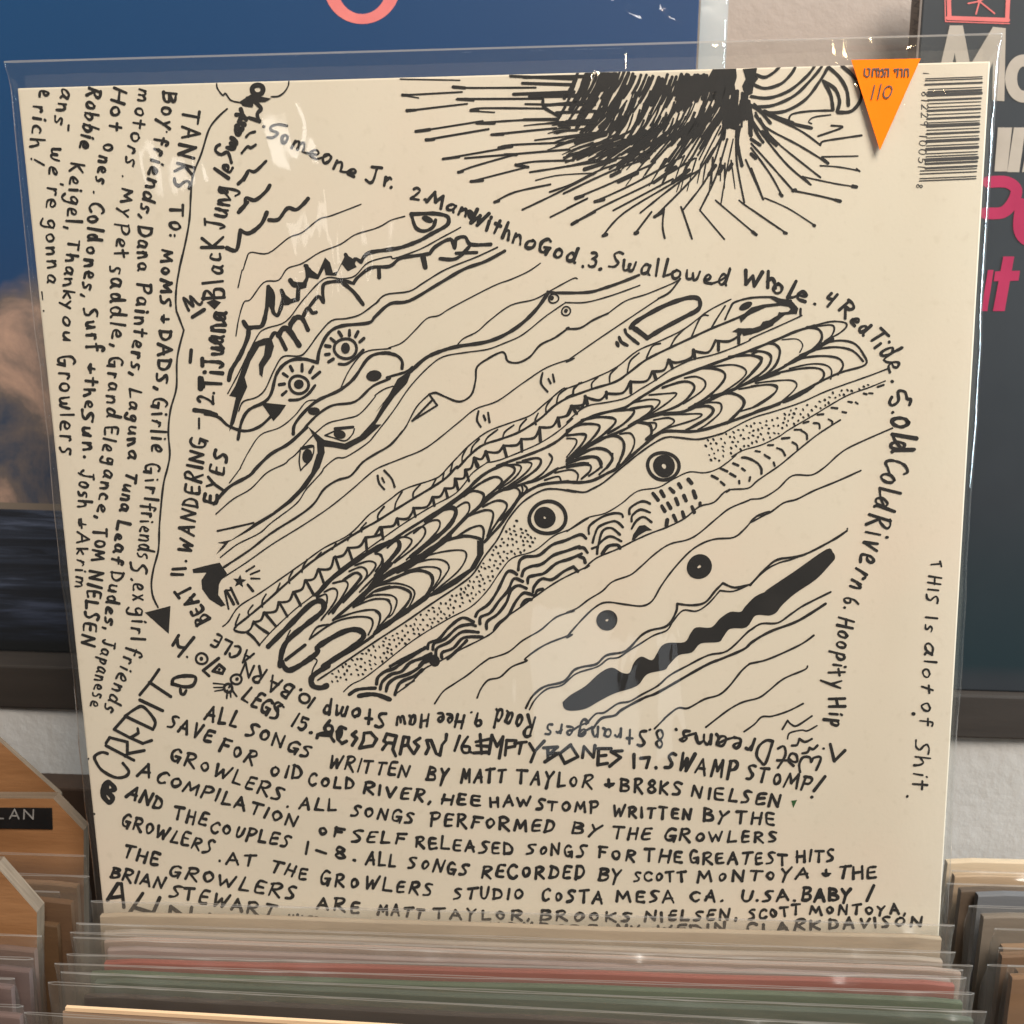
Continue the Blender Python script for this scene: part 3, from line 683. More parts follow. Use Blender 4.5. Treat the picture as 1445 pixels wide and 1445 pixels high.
k.s('J', 13, '35,1138 240,1020 590,850 870,690', '245,1215 390,1060 720,860 850,790', '190,985 460,860 780,680', '60,960 300,860 600,720', '315,1045 720,830', '500,1060 740,870 900,770', '465,1200 575,1055', '595,1090 860,820 1000,620',
    '665,1235 650,1150 660,1035', '850,1238 790,1060 775,1020', '790,1040 960,810 1050,560', '905,1040 1010,820 1090,560', '1205,990 1155,720 1150,520', '1335,970 1215,700', '0,885 250,760 500,690', '0,920 320,770 560,690', '0,670 200,620 450,560', '0,745 300,700 600,640')
k.s('J', 10, '1070,1240 905,1045', '1285,1208 1050,1010 1010,975', '1445,1170 1220,1015 1170,975', '1047,1000 1080,800 1130,560', '0,1030 140,962')
k.s('J', 24, '35,1138 70,1118', '245,1217 270,1208', '465,1200 480,1195', '190,985 250,970', '60,962 110,945', '590,855 740,750', '720,855 830,770', '595,1088 650,1055', '965,800 1010,740', '1035,795 1060,745', '1100,765 1120,730', '1190,740 1160,600 1170,480', '350,850 480,790', '120,765 330,700', '300,810 360,780')
def hatch(n, xa, xb, ya, yb, la, lb, wa, wb, sl=(0.40, 0.55)):
    for i in range(n):
        x = xa + (xb - xa) * (i + RNG.uniform(-0.6, 0.6)) / n
        y0, L = RNG.uniform(ya, yb), RNG.uniform(la, lb)
        dx = -L * RNG.uniform(*sl)
        k.s('J', RNG.uniform(wa, wb), '%.0f,%.0f %.0f,%.0f %.0f,%.0f' % (x, y0, x + dx * 0.45 + 5, y0 + L * 0.5, x + dx, y0 + L))


hatch(13, 120, 470, 100, 118, 130, 260, 16, 26)
hatch(11, 60, 450, 105, 190, 170, 300, 16, 24)
hatch(16, 470, 800, 118, 175, 120, 220, 17, 25)
hatch(12, 800, 960, 118, 150, 120, 230, 24, 34)
hatch(30, 260, 1130, 190, 280, 150, 280, 10, 16)
hatch(34, 300, 1130, 290, 400, 120, 220, 10, 16)
hatch(26, 330, 1000, 400, 460, 90, 170, 10, 16, (0.45, 0.75))
hatch(26, 140, 420, 270, 400, 80, 190, 12, 20, (0.5, 0.9))
for i in range(34):                                  # the dark lower rim, strokes lying flatter
    t = i / 33.0
    x, y = 150 + 850 * t + RNG.uniform(-20, 20), 590 - 120 * abs(t - 0.25) + RNG.uniform(-45, 45) - 20 * t
    L = RNG.uniform(110, 260)
    a = math.radians(164 - 42 * t + RNG.uniform(-5, 5))
    dx, dy = math.cos(a) * L / 2, math.sin(a) * L / 2
    k.s('J', RNG.uniform(13, 24), '%.0f,%.0f %.0f,%.0f' % (x - dx, y - dy, x + dx, y + dy))
for i in range(34):                                  # rays between rim and tips
    t = i / 33.0
    x, y = 120 + 900 * t + RNG.uniform(-15, 15), 660 - 90 * abs(t - 0.3) + RNG.uniform(-40, 40)
    L = RNG.uniform(170, 330)
    a = math.radians(160 - 45 * t + RNG.uniform(-4, 4))
    dx, dy = math.cos(a) * L / 2, math.sin(a) * L / 2
    k.s('J', RNG.uniform(10, 16), '%.0f,%.0f %.0f,%.0f' % (x - dx, y - dy, x + dx, y + dy))
for i in range(46):                                  # thin tapering rays reaching outwards
    t = (i + RNG.uniform(-0.4, 0.4)) / 45.0
    a = math.radians(178 - 92 * t + RNG.uniform(-3, 3))
    ex_, ey_ = 620 - 250 * (1 - t) + 480 * t * t, 430 + 130 * t
    r0, r1 = RNG.uniform(230, 330) * (1.25 - 0.5 * t), RNG.uniform(420, 600) * (1.15 - 0.3 * t)
    p0_, p1_ = (ex_ + math.cos(a) * r0, ey_ + math.sin(a) * r0 * 0.75), (ex_ + math.cos(a) * r1, ey_ + math.sin(a) * r1 * 0.75)
    k.s('J', RNG.uniform(11, 16), '%.0f,%.0f %.0f,%.0f %.0f,%.0f' % (p0_[0], p0_[1], (p0_[0] + p1_[0]) / 2, (p0_[1] + p1_[1]) / 2 - 6, p1_[0], p1_[1]), taper=0.55)
for i in range(30):                                  # the dark hub at the right
    x = RNG.uniform(1040, 1250)
    y0, L = RNG.uniform(230, 400), RNG.uniform(90, 190)
    dx = (x - 1170) * RNG.uniform(0.1, 0.5) - 8
    k.s('J', RNG.uniform(16, 26), '%.0f,%.0f %.0f,%.0f' % (x, y0, x + dx, y0 + L))
for i in range(14):
    x = RNG.uniform(985, 1150)
    k.s('J', RNG.uniform(20, 30), '%.0f,%.0f %.0f,%.0f' % (x, RNG.uniform(90, 130), x - RNG.uniform(20, 70), RNG.uniform(240, 340)))
k.poly('J', '990,84 1150,80 1155,140 1140,190 1150,250 1105,262 1060,300 1000,250 950,235 955,150')
k.poly('J', '1195,84 1292,76 1284,130 1300,150 1270,190 1262,250 1235,262 1225,330 1240,400 1190,430 1150,500 1085,480 1070,400 1140,380 1180,300 1205,250 1190,200 1215,150')
k.poly('J', '250,108 320,106 310,180 270,230 200,250 215,180')
k.s('K', 13, '80,970 40,860 0,760', '210,945 130,800 0,620', '605,982 480,950 285,910', '285,910 100,700 0,590', '405,870 250,740 100,560 0,420', '470,820 150,560 60,420', '525,725 320,600 100,480 30,380', '470,600 330,500 120,400 20,320',
    '750,535 610,555 490,575 470,600', '455,540 620,480 545,468', '350,815 400,865', '255,430 280,390 400,370 550,365')
k.s('K', 9, '92,960 250,1030 430,1145', '0,1035 240,1200', '715,885 560,860 350,815', '735,775 600,750 470,740', '725,675 480,680', '540,395 430,410 390,440 410,455', '715,760 738,780')
k.s('K', 22, '0,330 60,370 130,450', '30,400 90,480 130,560', '0,560 60,600', '0,660 30,690', '410,485 270,450 90,370', '170,410 280,450', '75,510 170,600', '0,420 40,520 80,580', '480,690 520,722', '285,910 300,905', '690,880 715,885', '570,972 605,982', '195,930 210,945', '425,1145 430,1148', '225,1195 240,1200', '10,1190 35,1210')
k.s('K', 20, '30,120 90,140 150,110 190,70', '0,180 90,215 200,185 270,120 300,70', '0,270 120,280 260,230 380,130 430,65', '40,340 150,330 300,260 430,130 480,65', '100,380 230,370 370,290 470,160 520,75')
k.s('K', 23, '490,165 540,260 555,360', '500,170 570,220 600,300 585,370', '530,75 600,140 650,230 660,330', '615,60 690,130 745,220 740,300 680,370 590,378')
k.build('drawing', M['ink'], cover, on_cover, label='black spiky sunburst at the top edge')

# --- waves, faces and the striped fish
k = Ink()
k.s('D', 22, '415,865 450,830 485,775 530,780 605,710', '455,840 480,790')
k.s('D', 26, '418,1058 460,1010 470,960 530,975 600,920 630,875', '430,1040 480,990', '625,1110 690,1105 750,1030 810,1040 860,1000 890,965')
k.s('D', 28, '340,1300 405,1312 430,1180', '430,1180 490,1200 570,1140 610,1060')
k.build('drawing', M['ink'], cover, on_cover, label='loose squiggly waves by the first song title')
k = Ink()
k.s('S', 14, '790,525 825,465', '825,465 850,490 890,500 990,435'); k.s('S', 11, '825,590 840,550 920,530 960,535 1025,500'); k.s('S', 17, '855,635 890,630 905,590', '905,590 945,610 990,590', '925,688 960,680 975,650', '975,650 1000,660 1028,635')
k.build('drawing', M['ink'], cover, on_cover, label='small squiggles above the word Wet')

k = Ink()
k.s('D', 9, '1250,1003 1050,1080 965,1105 850,1195 760,1230 620,1335 500,1330 470,1380 450,1445 E:440,110 E:415,220',
    'I:150,1085 I:60,1110 I:0,1145 1340,1170 1210,1210 1110,1275 970,1330 850,1405 750,1440 E:690,170 E:590,185 E:500,300 E:455,320 E:420,430 E:400,550')
k.s('E', 30, '352,850 370,780 430,680 480,560 485,500', '452,452 480,492 520,490 580,475 610,360', '820,300 825,215', '770,172 800,205 860,200', '750,320 820,300')
k.s('E', 26, '610,360 620,215', '620,215 655,270 650,370 670,405 690,400 720,300 710,240', '710,240 750,320', '860,200 885,150 880,75', smooth=True)
k.poly('E', '610,205 655,240 665,340 650,400 625,350 605,380'); k.poly('E', '705,230 740,270 790,310 760,340 710,340'); k.poly('E', '762,165 810,182 885,185 880,220 830,235 800,215'); k.poly('E', '875,65 900,90 955,130 1005,15 1040,50 1060,120 1090,110 1145,-5 1190,20 1220,80 1160,110 1120,60 1080,140 1010,135 1000,90 960,165 890,150')
k.s('D', 26, '870,1420 900,1450', '1145,1345 1190,1425', '1190,1425 1210,1375 1250,1395', '1250,1395 1300,1335 1445,1310 I:130,1295 I:250,1250 I:330,1205 I:430,1150 I:450,1110 I:430,1080 I:340,1065 I:195,1070')
k.s('I', 24, '195,1070 225,1160 280,1185 340,1160 360,1110'); k.dot('I', 305, 1105, 40, 22, 0.3)
k.s('E', 9, '345,940 420,800 540,560 600,500 740,450 860,300 1000,160 1120,160 1210,140 1300,50 1445,10 I:80,1370 I:250,1310 I:400,1230 I:530,1160')
k.poly('E', '355,955 395,890 430,800 480,660 530,590 590,565 640,560 660,620 640,690 590,760 580,830 560,810 555,740 590,680 600,610 560,620 500,720 460,830 478,895 430,1000 390,1140 355,1200 360,1140 400,965')
k.s('E', 26, '640,560 660,530 690,545 740,640', '1130,190 1200,250 1265,335', '850,430 890,360 920,392 945,388', '1372,90 1374,150'); k.s('E', 38, '690,545 720,500 760,510 830,612', '770,470 800,430'); k.s('E', 30, '760,510 800,430 850,430 890,508')
k.s('E', 23, '900,350 960,280 995,320 990,240 1010,190 1130,175 1190,190', '1200,190 1230,150 1320,85 1445,75 I:120,1370 I:240,1350 I:310,1340')
k.s('I', 36, '275,1360 290,1430'); k.s('I', 24, '320,1340 360,1290 460,1240 490,1300 500,1240 560,1225 600,1275 735,1275', '390,1372 500,1372 590,1290', '500,1335 640,1330')
k.s('I', 10, '780,1295 640,1360 430,1445 L:330,185 L:230,245 L:70,268 L:0,330 E:1370,310 E:1250,400 E:1150,430 E:1050,445 E:960,540 E:880,650 E:830,685 E:720,690 E:660,780 E:600,910 E:540,965 E:450,995 E:420,1060')
k.s('I', 22, '830,1320 700,1390 550,1445 L:420,200 L:230,310 L:100,330 L:0,415 E:1300,460 E:1120,480 E:1030,530 E:970,640 E:955,730', 'E:955,730 E:860,705 E:760,720 E:680,800 E:640,940 E:590,1000 E:490,1050 E:440,1130 E:415,1250')
k.ring('E', 1145, 635, 74, 70, 20); k.dot('E', 1145, 632, 33, 36); k.ring('E', 828, 880, 64, 62, 20); k.dot('E', 828, 877, 32, 34)
k.s('E', 22, '1100,522 1118,550', '1172,510 1172,545', '1230,520 1213,553', '1270,565 1242,590', '1045,565 1068,585', '1010,615 1040,620', '1010,675 1035,672', '1030,725 1062,705', '770,755 785,785', '850,742 850,785', '925,757 902,795', '970,795 922,835', '722,805 750,825', '695,880 730,875', '715,950 743,925')
k.s('E', 19, '1100,740 1150,740 1210,700 1265,645', '765,985 830,980 890,945 938,885')
k.poly('E', '568,1000 742,1018 700,1080 655,1128 610,1060'); k.s('E', 20, '190,1080 280,1100 350,1160 460,1195 560,1165 640,1095')
k.s('E', 9, '1110,910 1160,800 1230,700 1300,650 1445,635 L:90,630 L:180,595 L:260,520 L:350,430 L:430,410 L:520,355 L:800,210 L:920,165 L:1040,110 L:1120,55')
k.s('E', 22, '790,1215 800,1150 870,1060 960,985 1100,920 1200,840 1290,710 1360,670 1445,665 L:60,662 L:140,680 L:180,720 L:180,770'); k.dot('E', 1338, 820, 54, 38, -0.35); k.dot('E', 930, 1060, 40, 28, -0.2)
k.s('E', 8, '960,985 880,995 800,1090 700,1170 570,1220 490,1330 430,1445 F:430,100 F:355,200')
k.s('E', 17, '870,1170 960,1080 1060,1020 1210,995 1330,890 1445,840 L:80,830 L:200,795 L:250,760'); k.s('E', 23, '880,1170 760,1280 640,1350 540,1445 F:490,150 F:350,230 F:250,342')
k.s('L', 9, '120,890 60,910 0,950 E:1340,970 E:1240,1080 E:1150,1110 E:1030,1140 E:950,1200 E:890,1260 E:810,1350 E:760,1390 F:730,70 F:610,130 F:500,240 F:380,310 F:265,410')
k.s('L', 25, '1170,260 1100,360 1000,460 880,540 750,590 560,620 450,650 340,700 240,790')
k.poly('L', '150,840 250,775 215,870 130,960 60,1060 0,1150 E:1390,1150 E:1280,1250 E:1150,1322 E:1060,1305 E:1000,1300 E:1005,1340 E:970,1445 F:960,110 F:880,230 F:780,330 F:640,430 F:480,530 F:350,600 F:320,640 F:265,685 F:290,650 F:320,612 F:275,605 F:370,585 F:480,510 F:530,470 F:650,400 F:750,320 F:830,240 F:910,130 F:950,0 E:955,1350 E:950,1270 E:890,1165 E:945,1210 E:1000,1255 E:1140,1280 E:1240,1230 E:1340,1120 E:1400,1010 L:0,1070 L:90,950')
k.s('F', 13, '275,525 390,500 520,470'); k.s('L', 20, '1170,250 1250,256 1445,252 Mm:250,225 Mm:380,180 Mm:490,135')
k.s('L', 9, '1370,160 1340,160 1200,235 1080,300 920,340 780,440 690,520 600,565 560,605', 'Mm:495,205 Mm:300,275 Mm:130,320 Mm:0,322 1280,330 1150,420 1000,540 870,600 760,640 620,660 460,690 350,770 230,900 120,1060 0,1215 E:1290,1280 E:1150,1370 E:1080,1380 E:1000,1445 F:980,130 F:880,240 F:810,340 F:640,470 F:560,540 F:420,610 F:350,660 F:295,705')
k.ring('L', 1210, 295, 34, 30, 11); k.dot('L', 1197, 292, 16); k.ring('L', 1295, 380, 30, 30, 11); k.dot('L', 1294, 378, 14)
k.s('L', 14, 'Mm:280,395 Mm:180,440 Mm:90,495 Mm:0,500 1310,495 1220,560 1120,610 1050,690 970,730 900,720 880,670 850,660 770,700 690,760 680,850 650,950 570,995 470,960 410,935 365,945', 'Mm:620,295 Mm:700,250 Mm:770,160')
k.s('Mm', 9, '770,162 710,195 540,265 400,310 280,395', '620,298 400,445 200,580 0,720 L:1350,700 L:1170,760 L:1000,870 L:830,990 L:680,1045 L:560,1140 L:350,1305 L:180,1380 L:20,1445 F:1300,145 F:1180,250 F:1030,370 F:850,490 F:640,620 F:470,740 F:300,850')
k.s('L', 14, '365,945 420,1020', '420,1020 250,1125', '250,1125 385,985'); k.s('L', 10, '365,945 280,1030 210,1160 180,1200'); k.s('L', 15, '180,1200 100,1290 0,1350 F:1260,60 F:1180,150 F:1090,180 F:1000,240 F:930,340 F:830,420 F:640,540 F:500,650 F:320,770')
k.s('L', 15, '1135,800 1125,870 1170,928', '1175,840 1190,870', '1205,810 1215,860', '700,1060 690,1120 715,1165', '735,1090 747,1120', '765,1070 775,1135', 'O:15,150 O:25,200 O:60,242', 'O:45,165 O:60,195', 'O:60,115 O:110,170 O:130,225')
k.s('E', 10, '1005,1225 1060,1200 1110,1175 1200,1165', '1005,1225 1060,1240 1140,1262 1190,1220 1205,1180', '840,1310 925,1295 915,1380 860,1440 F:840,115', '840,1310 830,1400 F:840,115'); k.s('E', 20, '1075,1180 1195,1168'); k.dot('E', 1105, 1218, 40, 32, 0.3); k.dot('E', 885, 1365, 36, 48, 0.3); k.s('E', 16, '850,1315 925,1298')
k.build('drawing', M['ink'], cover, on_cover, label='wavy lines turning into faces with eyes')

k = Ink()
k.s('Mm', 10, '1115,300 960,380 800,500 640,580 480,650 340,760 210,825 100,870 0,905 L:1270,910 L:1150,1010 L:1050,1090 L:900,1145 L:760,1200 L:640,1290 L:560,1370 L:490,1445 O:440,150 O:380,180 O:200,240 O:100,310 O:0,385 F:1300,420 F:1170,550 F:1000,640 F:860,740 F:690,860 F:560,950 F:420,1040 F:350,1140 F:310,1175')
k.s('Mm', 16, '1280,370 1150,430 980,500 850,560 700,630 540,710 420,800 330,860 170,910 0,970 L:1340,950 L:1220,1020 L:1120,1110 L:980,1200 L:850,1250 L:730,1290 L:640,1360 L:560,1445 O:550,90 O:460,180 O:250,310 O:120,390 O:0,465 F:1250,520 F:950,710 F:780,850 F:600,1010 F:480,1110 F:395,1180 F:400,1205 F:460,1215 F:500,1190 F:520,1140')
k.s('Mm', 12, '1075,345 1020,430 985,490', '960,410 910,420 845,560', '800,500 740,560 705,620', '635,600 580,620 540,700', '490,665 430,720 410,800', '340,765 295,810 290,860', '210,830 170,870 170,910', '100,865 50,900 40,945', 'L:1385,870 L:1350,910 L:1345,945', 'L:1300,905 L:1245,950 L:1230,1010', 'L:1200,970 L:1160,1030 L:1160,1080', 'L:1105,1075 L:1085,1120 L:1090,1150', 'L:1025,1115 L:985,1160 L:975,1200', 'L:940,1155 L:880,1200 L:865,1240', 'L:830,1185 L:760,1240 L:740,1285', 'L:705,1250 L:660,1300 L:650,1340', 'L:620,1310 L:590,1370 L:590,1420')
k.s('O', 12, '525,60 510,120', '465,130 455,180', '410,175 375,240', '305,210 260,260 255,300', '180,260 140,330 130,380', '60,360 20,410 15,450', 'F:1405,360 F:1365,420 F:1370,450', 'F:1285,470 F:1250,510 F:1255,530', 'F:1185,545 F:1160,590', 'F:1080,610 F:1055,650', 'F:980,670 F:935,720', 'F:885,720 F:855,770 F:850,805', 'F:785,800 F:760,850 F:765,880', 'F:700,880 F:675,940', 'F:605,955 F:580,1000 F:580,1040', 'F:515,1030 F:485,1070 F:490,1100', 'F:425,1090 F:400,1150 F:400,1180')
k.s('Mm', 14, '1075,435 1110,360 1140,320 1250,290 1390,285 1445,300 Nn:270,310'); k.dot('Mm', 1215, 345, 46, 25, -0.5)
k.poly('Nn', '120,285 200,295 270,305 320,360 310,400 270,400 230,405 150,470 80,475 60,500 0,540 -130,520 -90,495 0,500 60,480 80,450 150,450 190,390 250,385 268,365 255,350 200,342 100,355 0,400 -25,415 -70,460 -80,425 0,355 80,335 180,325'); k.s('Nn', 16, '335,365 335,408')
k.s('Mm', 17, '1445,395 1430,440 1340,460 1320,500 1250,510 1180,520', '1180,520 1170,545 1100,585 1010,580', '1010,580 960,660 860,650', '860,650 840,700 740,730 690,710', '690,710 660,780 580,790', '580,790 540,855 430,860', '430,860 380,935 270,940', '270,940 220,985 130,965', '130,965 110,1015 30,1025', '30,1025 0,1090')
k.s('Mm', 22, '1168,510 1168,598', '1030,590 1030,645', '860,645 870,700', '697,715 718,768', '588,790 605,842', '433,860 435,935', '268,930 270,972', '128,960 138,1015', '28,1025 60,1068', 'L:1425,960 L:1440,1008', 'L:1335,1025 L:1368,1078', 'L:1240,1105 L:1250,1162', 'L:1115,1170 L:1120,1262', 'L:990,1250 L:995,1332', 'L:870,1295 L:890,1368', 'L:750,1335 L:770,1398', 'L:672,1378 L:690,1435')
k.poly('Mm', '1168,500 1240,495 1320,500 1330,470 1445,430 1445,400 1400,480 1300,525 1200,550')
k.s('L', 17, '1425,960 1400,1040 1335,1025', '1335,1025 1310,1085 1240,1105', '1240,1105 1200,1165 1115,1170', '1115,1170 1080,1240 990,1250', '990,1250 960,1290 870,1295', '870,1295 830,1340 750,1335', '750,1335 720,1385 670,1375', '670,1375 650,1445 O:610,110', 'O:610,110 O:600,165 O:540,170', 'O:540,170 O:530,230 O:470,235', 'O:470,235 O:440,290 O:388,295', 'O:388,295 O:350,360 O:262,370', 'O:262,370 O:220,440 O:145,440', 'O:145,440 O:120,490 O:30,500', 'O:30,500 O:0,550')
k.s('O', 20, '670,30 700,82', '612,112 635,185', '545,175 560,242', '475,238 490,298', '390,298 400,352', '258,370 272,428', '148,440 156,482', '35,505 52,575')
k.s('F', 17, '1445,495 1390,500', '1390,500 1380,550 1280,570', '1280,570 1240,630 1160,640', '1160,640 1130,690 1065,705', '1065,705 1040,780 960,785', '960,785 930,850 870,860', '870,860 850,920 790,940', '790,940 760,1000 690,1010', '690,1010 670,1070 590,1080', '590,1080 570,1130 520,1145')
k.s('F', 19, '1390,500 1400,580', '1283,570 1290,660', '1163,640 1190,720', '1075,700 1105,790', '965,785 1000,885', '875,860 930,960', '795,940 840,1030', '695,1010 750,1105', '595,1080 670,1170', '520,1145 560,1180 620,1220', '478,1215 520,1250 560,1300')
k.s('Nn', 9, '345,410 180,485 0,565 Mm:1240,580 Mm:1100,640 Mm:980,680 Mm:850,710 Mm:720,770 Mm:600,850 Mm:500,910 Mm:400,970 Mm:270,1000 Mm:150,1020 Mm:80,1060 Mm:0,1135 L:1340,1110 L:1250,1190 L:1130,1270 L:1000,1330 L:850,1390 L:760,1410 O:760,60 O:660,130 O:600,210 O:530,280 O:380,360 O:200,470 O:0,610 F:1280,660 F:1080,810 F:940,950 F:800,1060 F:650,1200 F:560,1300')
k.s('Nn', 19, '430,480 300,520 160,580 0,645 Mm:1100,700 Mm:880,780 Mm:700,850 Mm:560,930 Mm:450,1000 Mm:380,1040 Mm:200,1085 Mm:100,1130 Mm:0,1200 L:1340,1170 L:1240,1260 L:1130,1320 L:1000,1370 L:830,1430 O:860,80 O:740,140 O:630,240 O:500,340 O:360,430 O:200,530 O:100,600 O:0,670')
k.s('F', 32, '1445,600 1340,650 1200,740 1050,850 950,960')
k.build('drawing', M['ink'], cover, on_cover, label='long eel with a scalloped back')

k = Ink()
k.s('Nn', 12, '390,490 500,460 570,450 640,460 645,490 600,530 555,555', '400,485 470,480 545,475 565,500 545,550 500,585')
k.s('Nn', 18, '380,490 450,500 480,540 460,600 340,700 230,750', '110,600 160,605 195,650 170,740 100,810 30,850'); k.s('Nn', 8, '210,575 310,570 350,610 330,660'); k.s('Nn', 13, '0,655 90,660 135,700 100,770 20,845', 'Mm:1300,655 0,680 60,690 70,715 0,800')
k.s('Nn', 26, '550,570 450,630 330,690 220,760 100,820 20,855 Mm:1160,900', taper=0.5)
k.s('Nn', 15, '480,600 600,580 700,600 760,670 775,745 600,800 430,880 200,1000 60,1050 0,1080', '330,680 450,640 580,625 690,650 760,720', '250,740 350,700 480,685 590,700 625,750 590,810', '100,820 250,785 400,765 480,780 490,830 420,890 230,995'); k.s('Nn', 11, '260,770 400,740 500,745 545,780 540,840', '30,870 150,855 270,850 310,880 280,930 200,1000', '0,890 120,880 175,905 140,950 0,1040')
k.s('Nn', 22, '420,890 330,950 220,998')
k.s('Mm', 12, '1230,650 1340,655 1390,690 1350,780 1180,890', '560,950 680,940 745,940 700,990 600,1060 510,1110', '460,1000 560,980 630,990 600,1040 500,1110', '970,760 1130,745 1215,780 1190,840 1050,940', '800,835 880,825 940,860 920,920 790,1010', '660,1085 800,1080 915,1080 860,1120 660,1180', '590,1120 690,1105 730,1130 680,1170 560,1240', '870,1010 980,1000 1045,1010 1040,1070 950,1150 890,1185', '1170,910 1350,880 1430,890 1400,950 1300,1020 1180,1060')
k.s('Mm', 17, '1100,690 1250,680 1320,710 1290,770 1150,900', '900,770 1000,770 1070,800 1060,860 960,960 830,1040', '650,900 780,860 850,870 860,920 760,1020 570,1090', '430,1045 520,1030 580,1030 550,1080 420,1160', '300,1060 440,1050 450,1080 380,1150 280,1210', '100,1120 220,1100 320,1110 320,1150 220,1240 100,1320', '0,1190 100,1150 200,1150 220,1180 150,1270 0,1400', '0,1225 100,1215 130,1230 90,1300 0,1390')
k.s('Mm', 11, '0,1245 60,1250 60,1290 0,1370'); k.s('Mm', 20, '1445,800 1280,855', '1160,900 1000,970 800,1060 640,1080 500,1120', '980,960 1100,935 1190,970 1195,1030 1090,1140', '480,1135 560,1150 575,1210 540,1250', '220,1250 320,1225 380,1260 385,1330 340,1440', '60,1370 180,1315 270,1325 310,1380 270,1445', '20,1410 130,1370 210,1380 235,1440', '880,1030 960,1025 995,1055 950,1110 810,1190')
k.s('Mm', 18, '510,1110 400,1180 260,1240 100,1330 0,1420'); k.s('Mm', 12, '540,1140 600,1140 605,1170 580,1195', '360,1215 430,1210 460,1260 440,1330 380,1410')
k.s('Mm', 20, '1445,1010 1250,1080 1080,1140 880,1195 680,1195 600,1230 500,1310 350,1440 P:280,130 P:180,180 P:90,195 P:0,190 O:1300,190 O:1150,205 O:1060,240 O:980,300 O:860,470 O:740,600')
k.s('Nn', 9, '930,770 800,820 520,920 340,1000 160,1060 0,1110 Mm:1060,1210')
k.s('Mm', 12, '1060,1210 900,1250 770,1240 690,1235 620,1260 500,1340 370,1445 P:250,195 P:170,240 P:110,262 P:0,245 O:1360,260 O:1230,240 O:1130,250 O:1000,330 O:900,450 O:830,580 O:740,700 O:660,820 O:560,900 O:380,1020 O:200,1145 O:0,1275 H:450,110 H:330,190')
k.s('P', 15, '0,50 130,30 200,20 235,60 220,100 150,150', '310,0 300,60 220,140', '0,95 100,75 160,80 155,120 100,170', '385,0 350,70')
k.s('O', 13, '1180,0 1200,40 1140,130 1050,190', '960,60 1050,60 1055,90 1000,150 890,230', '870,80 960,75 990,100 940,170 840,240', '1220,130 1330,110 1375,140 1370,180', '1250,100 1380,65 1445,65', '1150,180 1240,155 1260,185', '990,210 1000,250 980,300', '1010,215 1030,240 1000,280', '530,380 600,335 635,340 630,400 560,480 480,560', '260,540 360,465 430,455 430,510 360,590 210,720', '200,560 300,500 335,510 330,560 260,640 130,740', '80,640 170,570 240,580 235,620 160,700 40,820', '0,680 40,690 40,740 0,800')
k.s('O', 18, '1000,50 1090,30 1125,50 1090,110 960,200 870,240', '630,240 720,150 860,80 935,90 940,130 870,200 840,240', '600,290 700,210 800,160 850,170 850,210 750,300 710,350', '510,350 640,260 720,265 735,300 700,360 620,430')
k.s('O', 30, '340,460 460,380 530,370 545,410 500,490 400,580 240,700', '0,660 100,600 150,590 160,640 100,720 0,830')
k.s('O', 20, '1240,100 1120,170 1020,200 900,240 830,260 720,350 600,450 500,560'); k.s('O', 36, '500,560 380,650 240,735 100,810 0,880', '480,580 300,720 150,800')
k.s('O', 16, '820,270 900,235 960,235 980,280 920,370 850,450', '730,360 820,320 880,330 890,370 830,460 770,550', '640,420 740,385 795,395 795,450 760,560', '560,560 640,510 710,490 735,520 730,580')
k.s('O', 22, '480,590 600,560 700,575 725,600', '0,900 120,850 260,795 360,810 390,860 370,920 330,990'); k.s('O', 34, '350,970 240,1050 120,1130 0,1215')
k.poly('O', '690,590 735,600 735,680 680,780 560,880 440,950 380,970 335,985 500,870 640,780 690,690')
k.s('O', 12, '240,740 360,690 500,660 600,660 615,710 560,800 420,920 370,960', '230,760 360,720 460,725 500,770 470,830 390,930', '200,800 330,770 430,780 440,830 400,900 350,970', '0,960 100,960 145,1000 120,1080 90,1110', '0,985 70,990 105,1030 95,1090 20,1180', '0,1070 30,1110 10,1200', '0,900 120,880 220,900 265,940 250,1000 200,1090'); k.s('O', 19, '0,935 130,905 220,930 240,970 200,1040 110,1130')
k.s('F', 13, '1370,680 1400,720 1380,790 1300,880 1240,940', '1210,760 1300,730 1350,750 1320,810 1200,930 1130,1010', '1170,800 1250,770 1290,800 1270,860 1140,1000', '1060,880 1140,865 1160,900 1110,990 1030,1090', '1000,940 1060,915 1090,940 1070,1010 980,1130', '950,980 1010,955 1020,1000 1000,1060'); k.s('F', 20, '1130,860 1210,810 1250,830 1230,870 1120,1000 1060,1080')
k.s('F', 36, '620,1310 760,1170 900,1030 970,1000 1000,1030 980,1080 880,1160 760,1260 715,1340 700,1440 H:80,60 H:110,110 H:150,120 H:240,70 H:330,0 F:960,1310 F:1120,1215 F:1220,1195 F:1270,1235 F:1200,1310 F:1000,1440 H:400,90 H:310,150 H:285,190 H:300,230 H:350,242 H:390,228')
k.s('F', 9, '770,1200 740,1260'); k.s('F', 36, '1445,750 1380,820 1300,920 1180,1030 1060,1130', taper=0.5); k.s('F', 22, '1445,860 1330,910 1200,1040', '740,1400 870,1300', '1340,1225 1400,1175 1445,1140')
k.s('F', 13, '1060,1130 1200,1080 1330,1060 1380,1090 1370,1160 1340,1220', '900,1260 1060,1150 1200,1110 1310,1115 1330,1160 1300,1230', '1200,1040 1330,990 1430,990 1445,1010', '1220,1010 1340,960 1445,960', '900,1260 950,1180 1030,1160', '1250,1010 1350,930 1445,900')
k.s('H', 10, '240,70 300,45 325,60 300,110 285,160'); k.s('F', 20, '1330,1240 1200,1330 1000,1440')
k.build('drawing', M['ink'], cover, on_cover, label='fish body filled with nested arches')

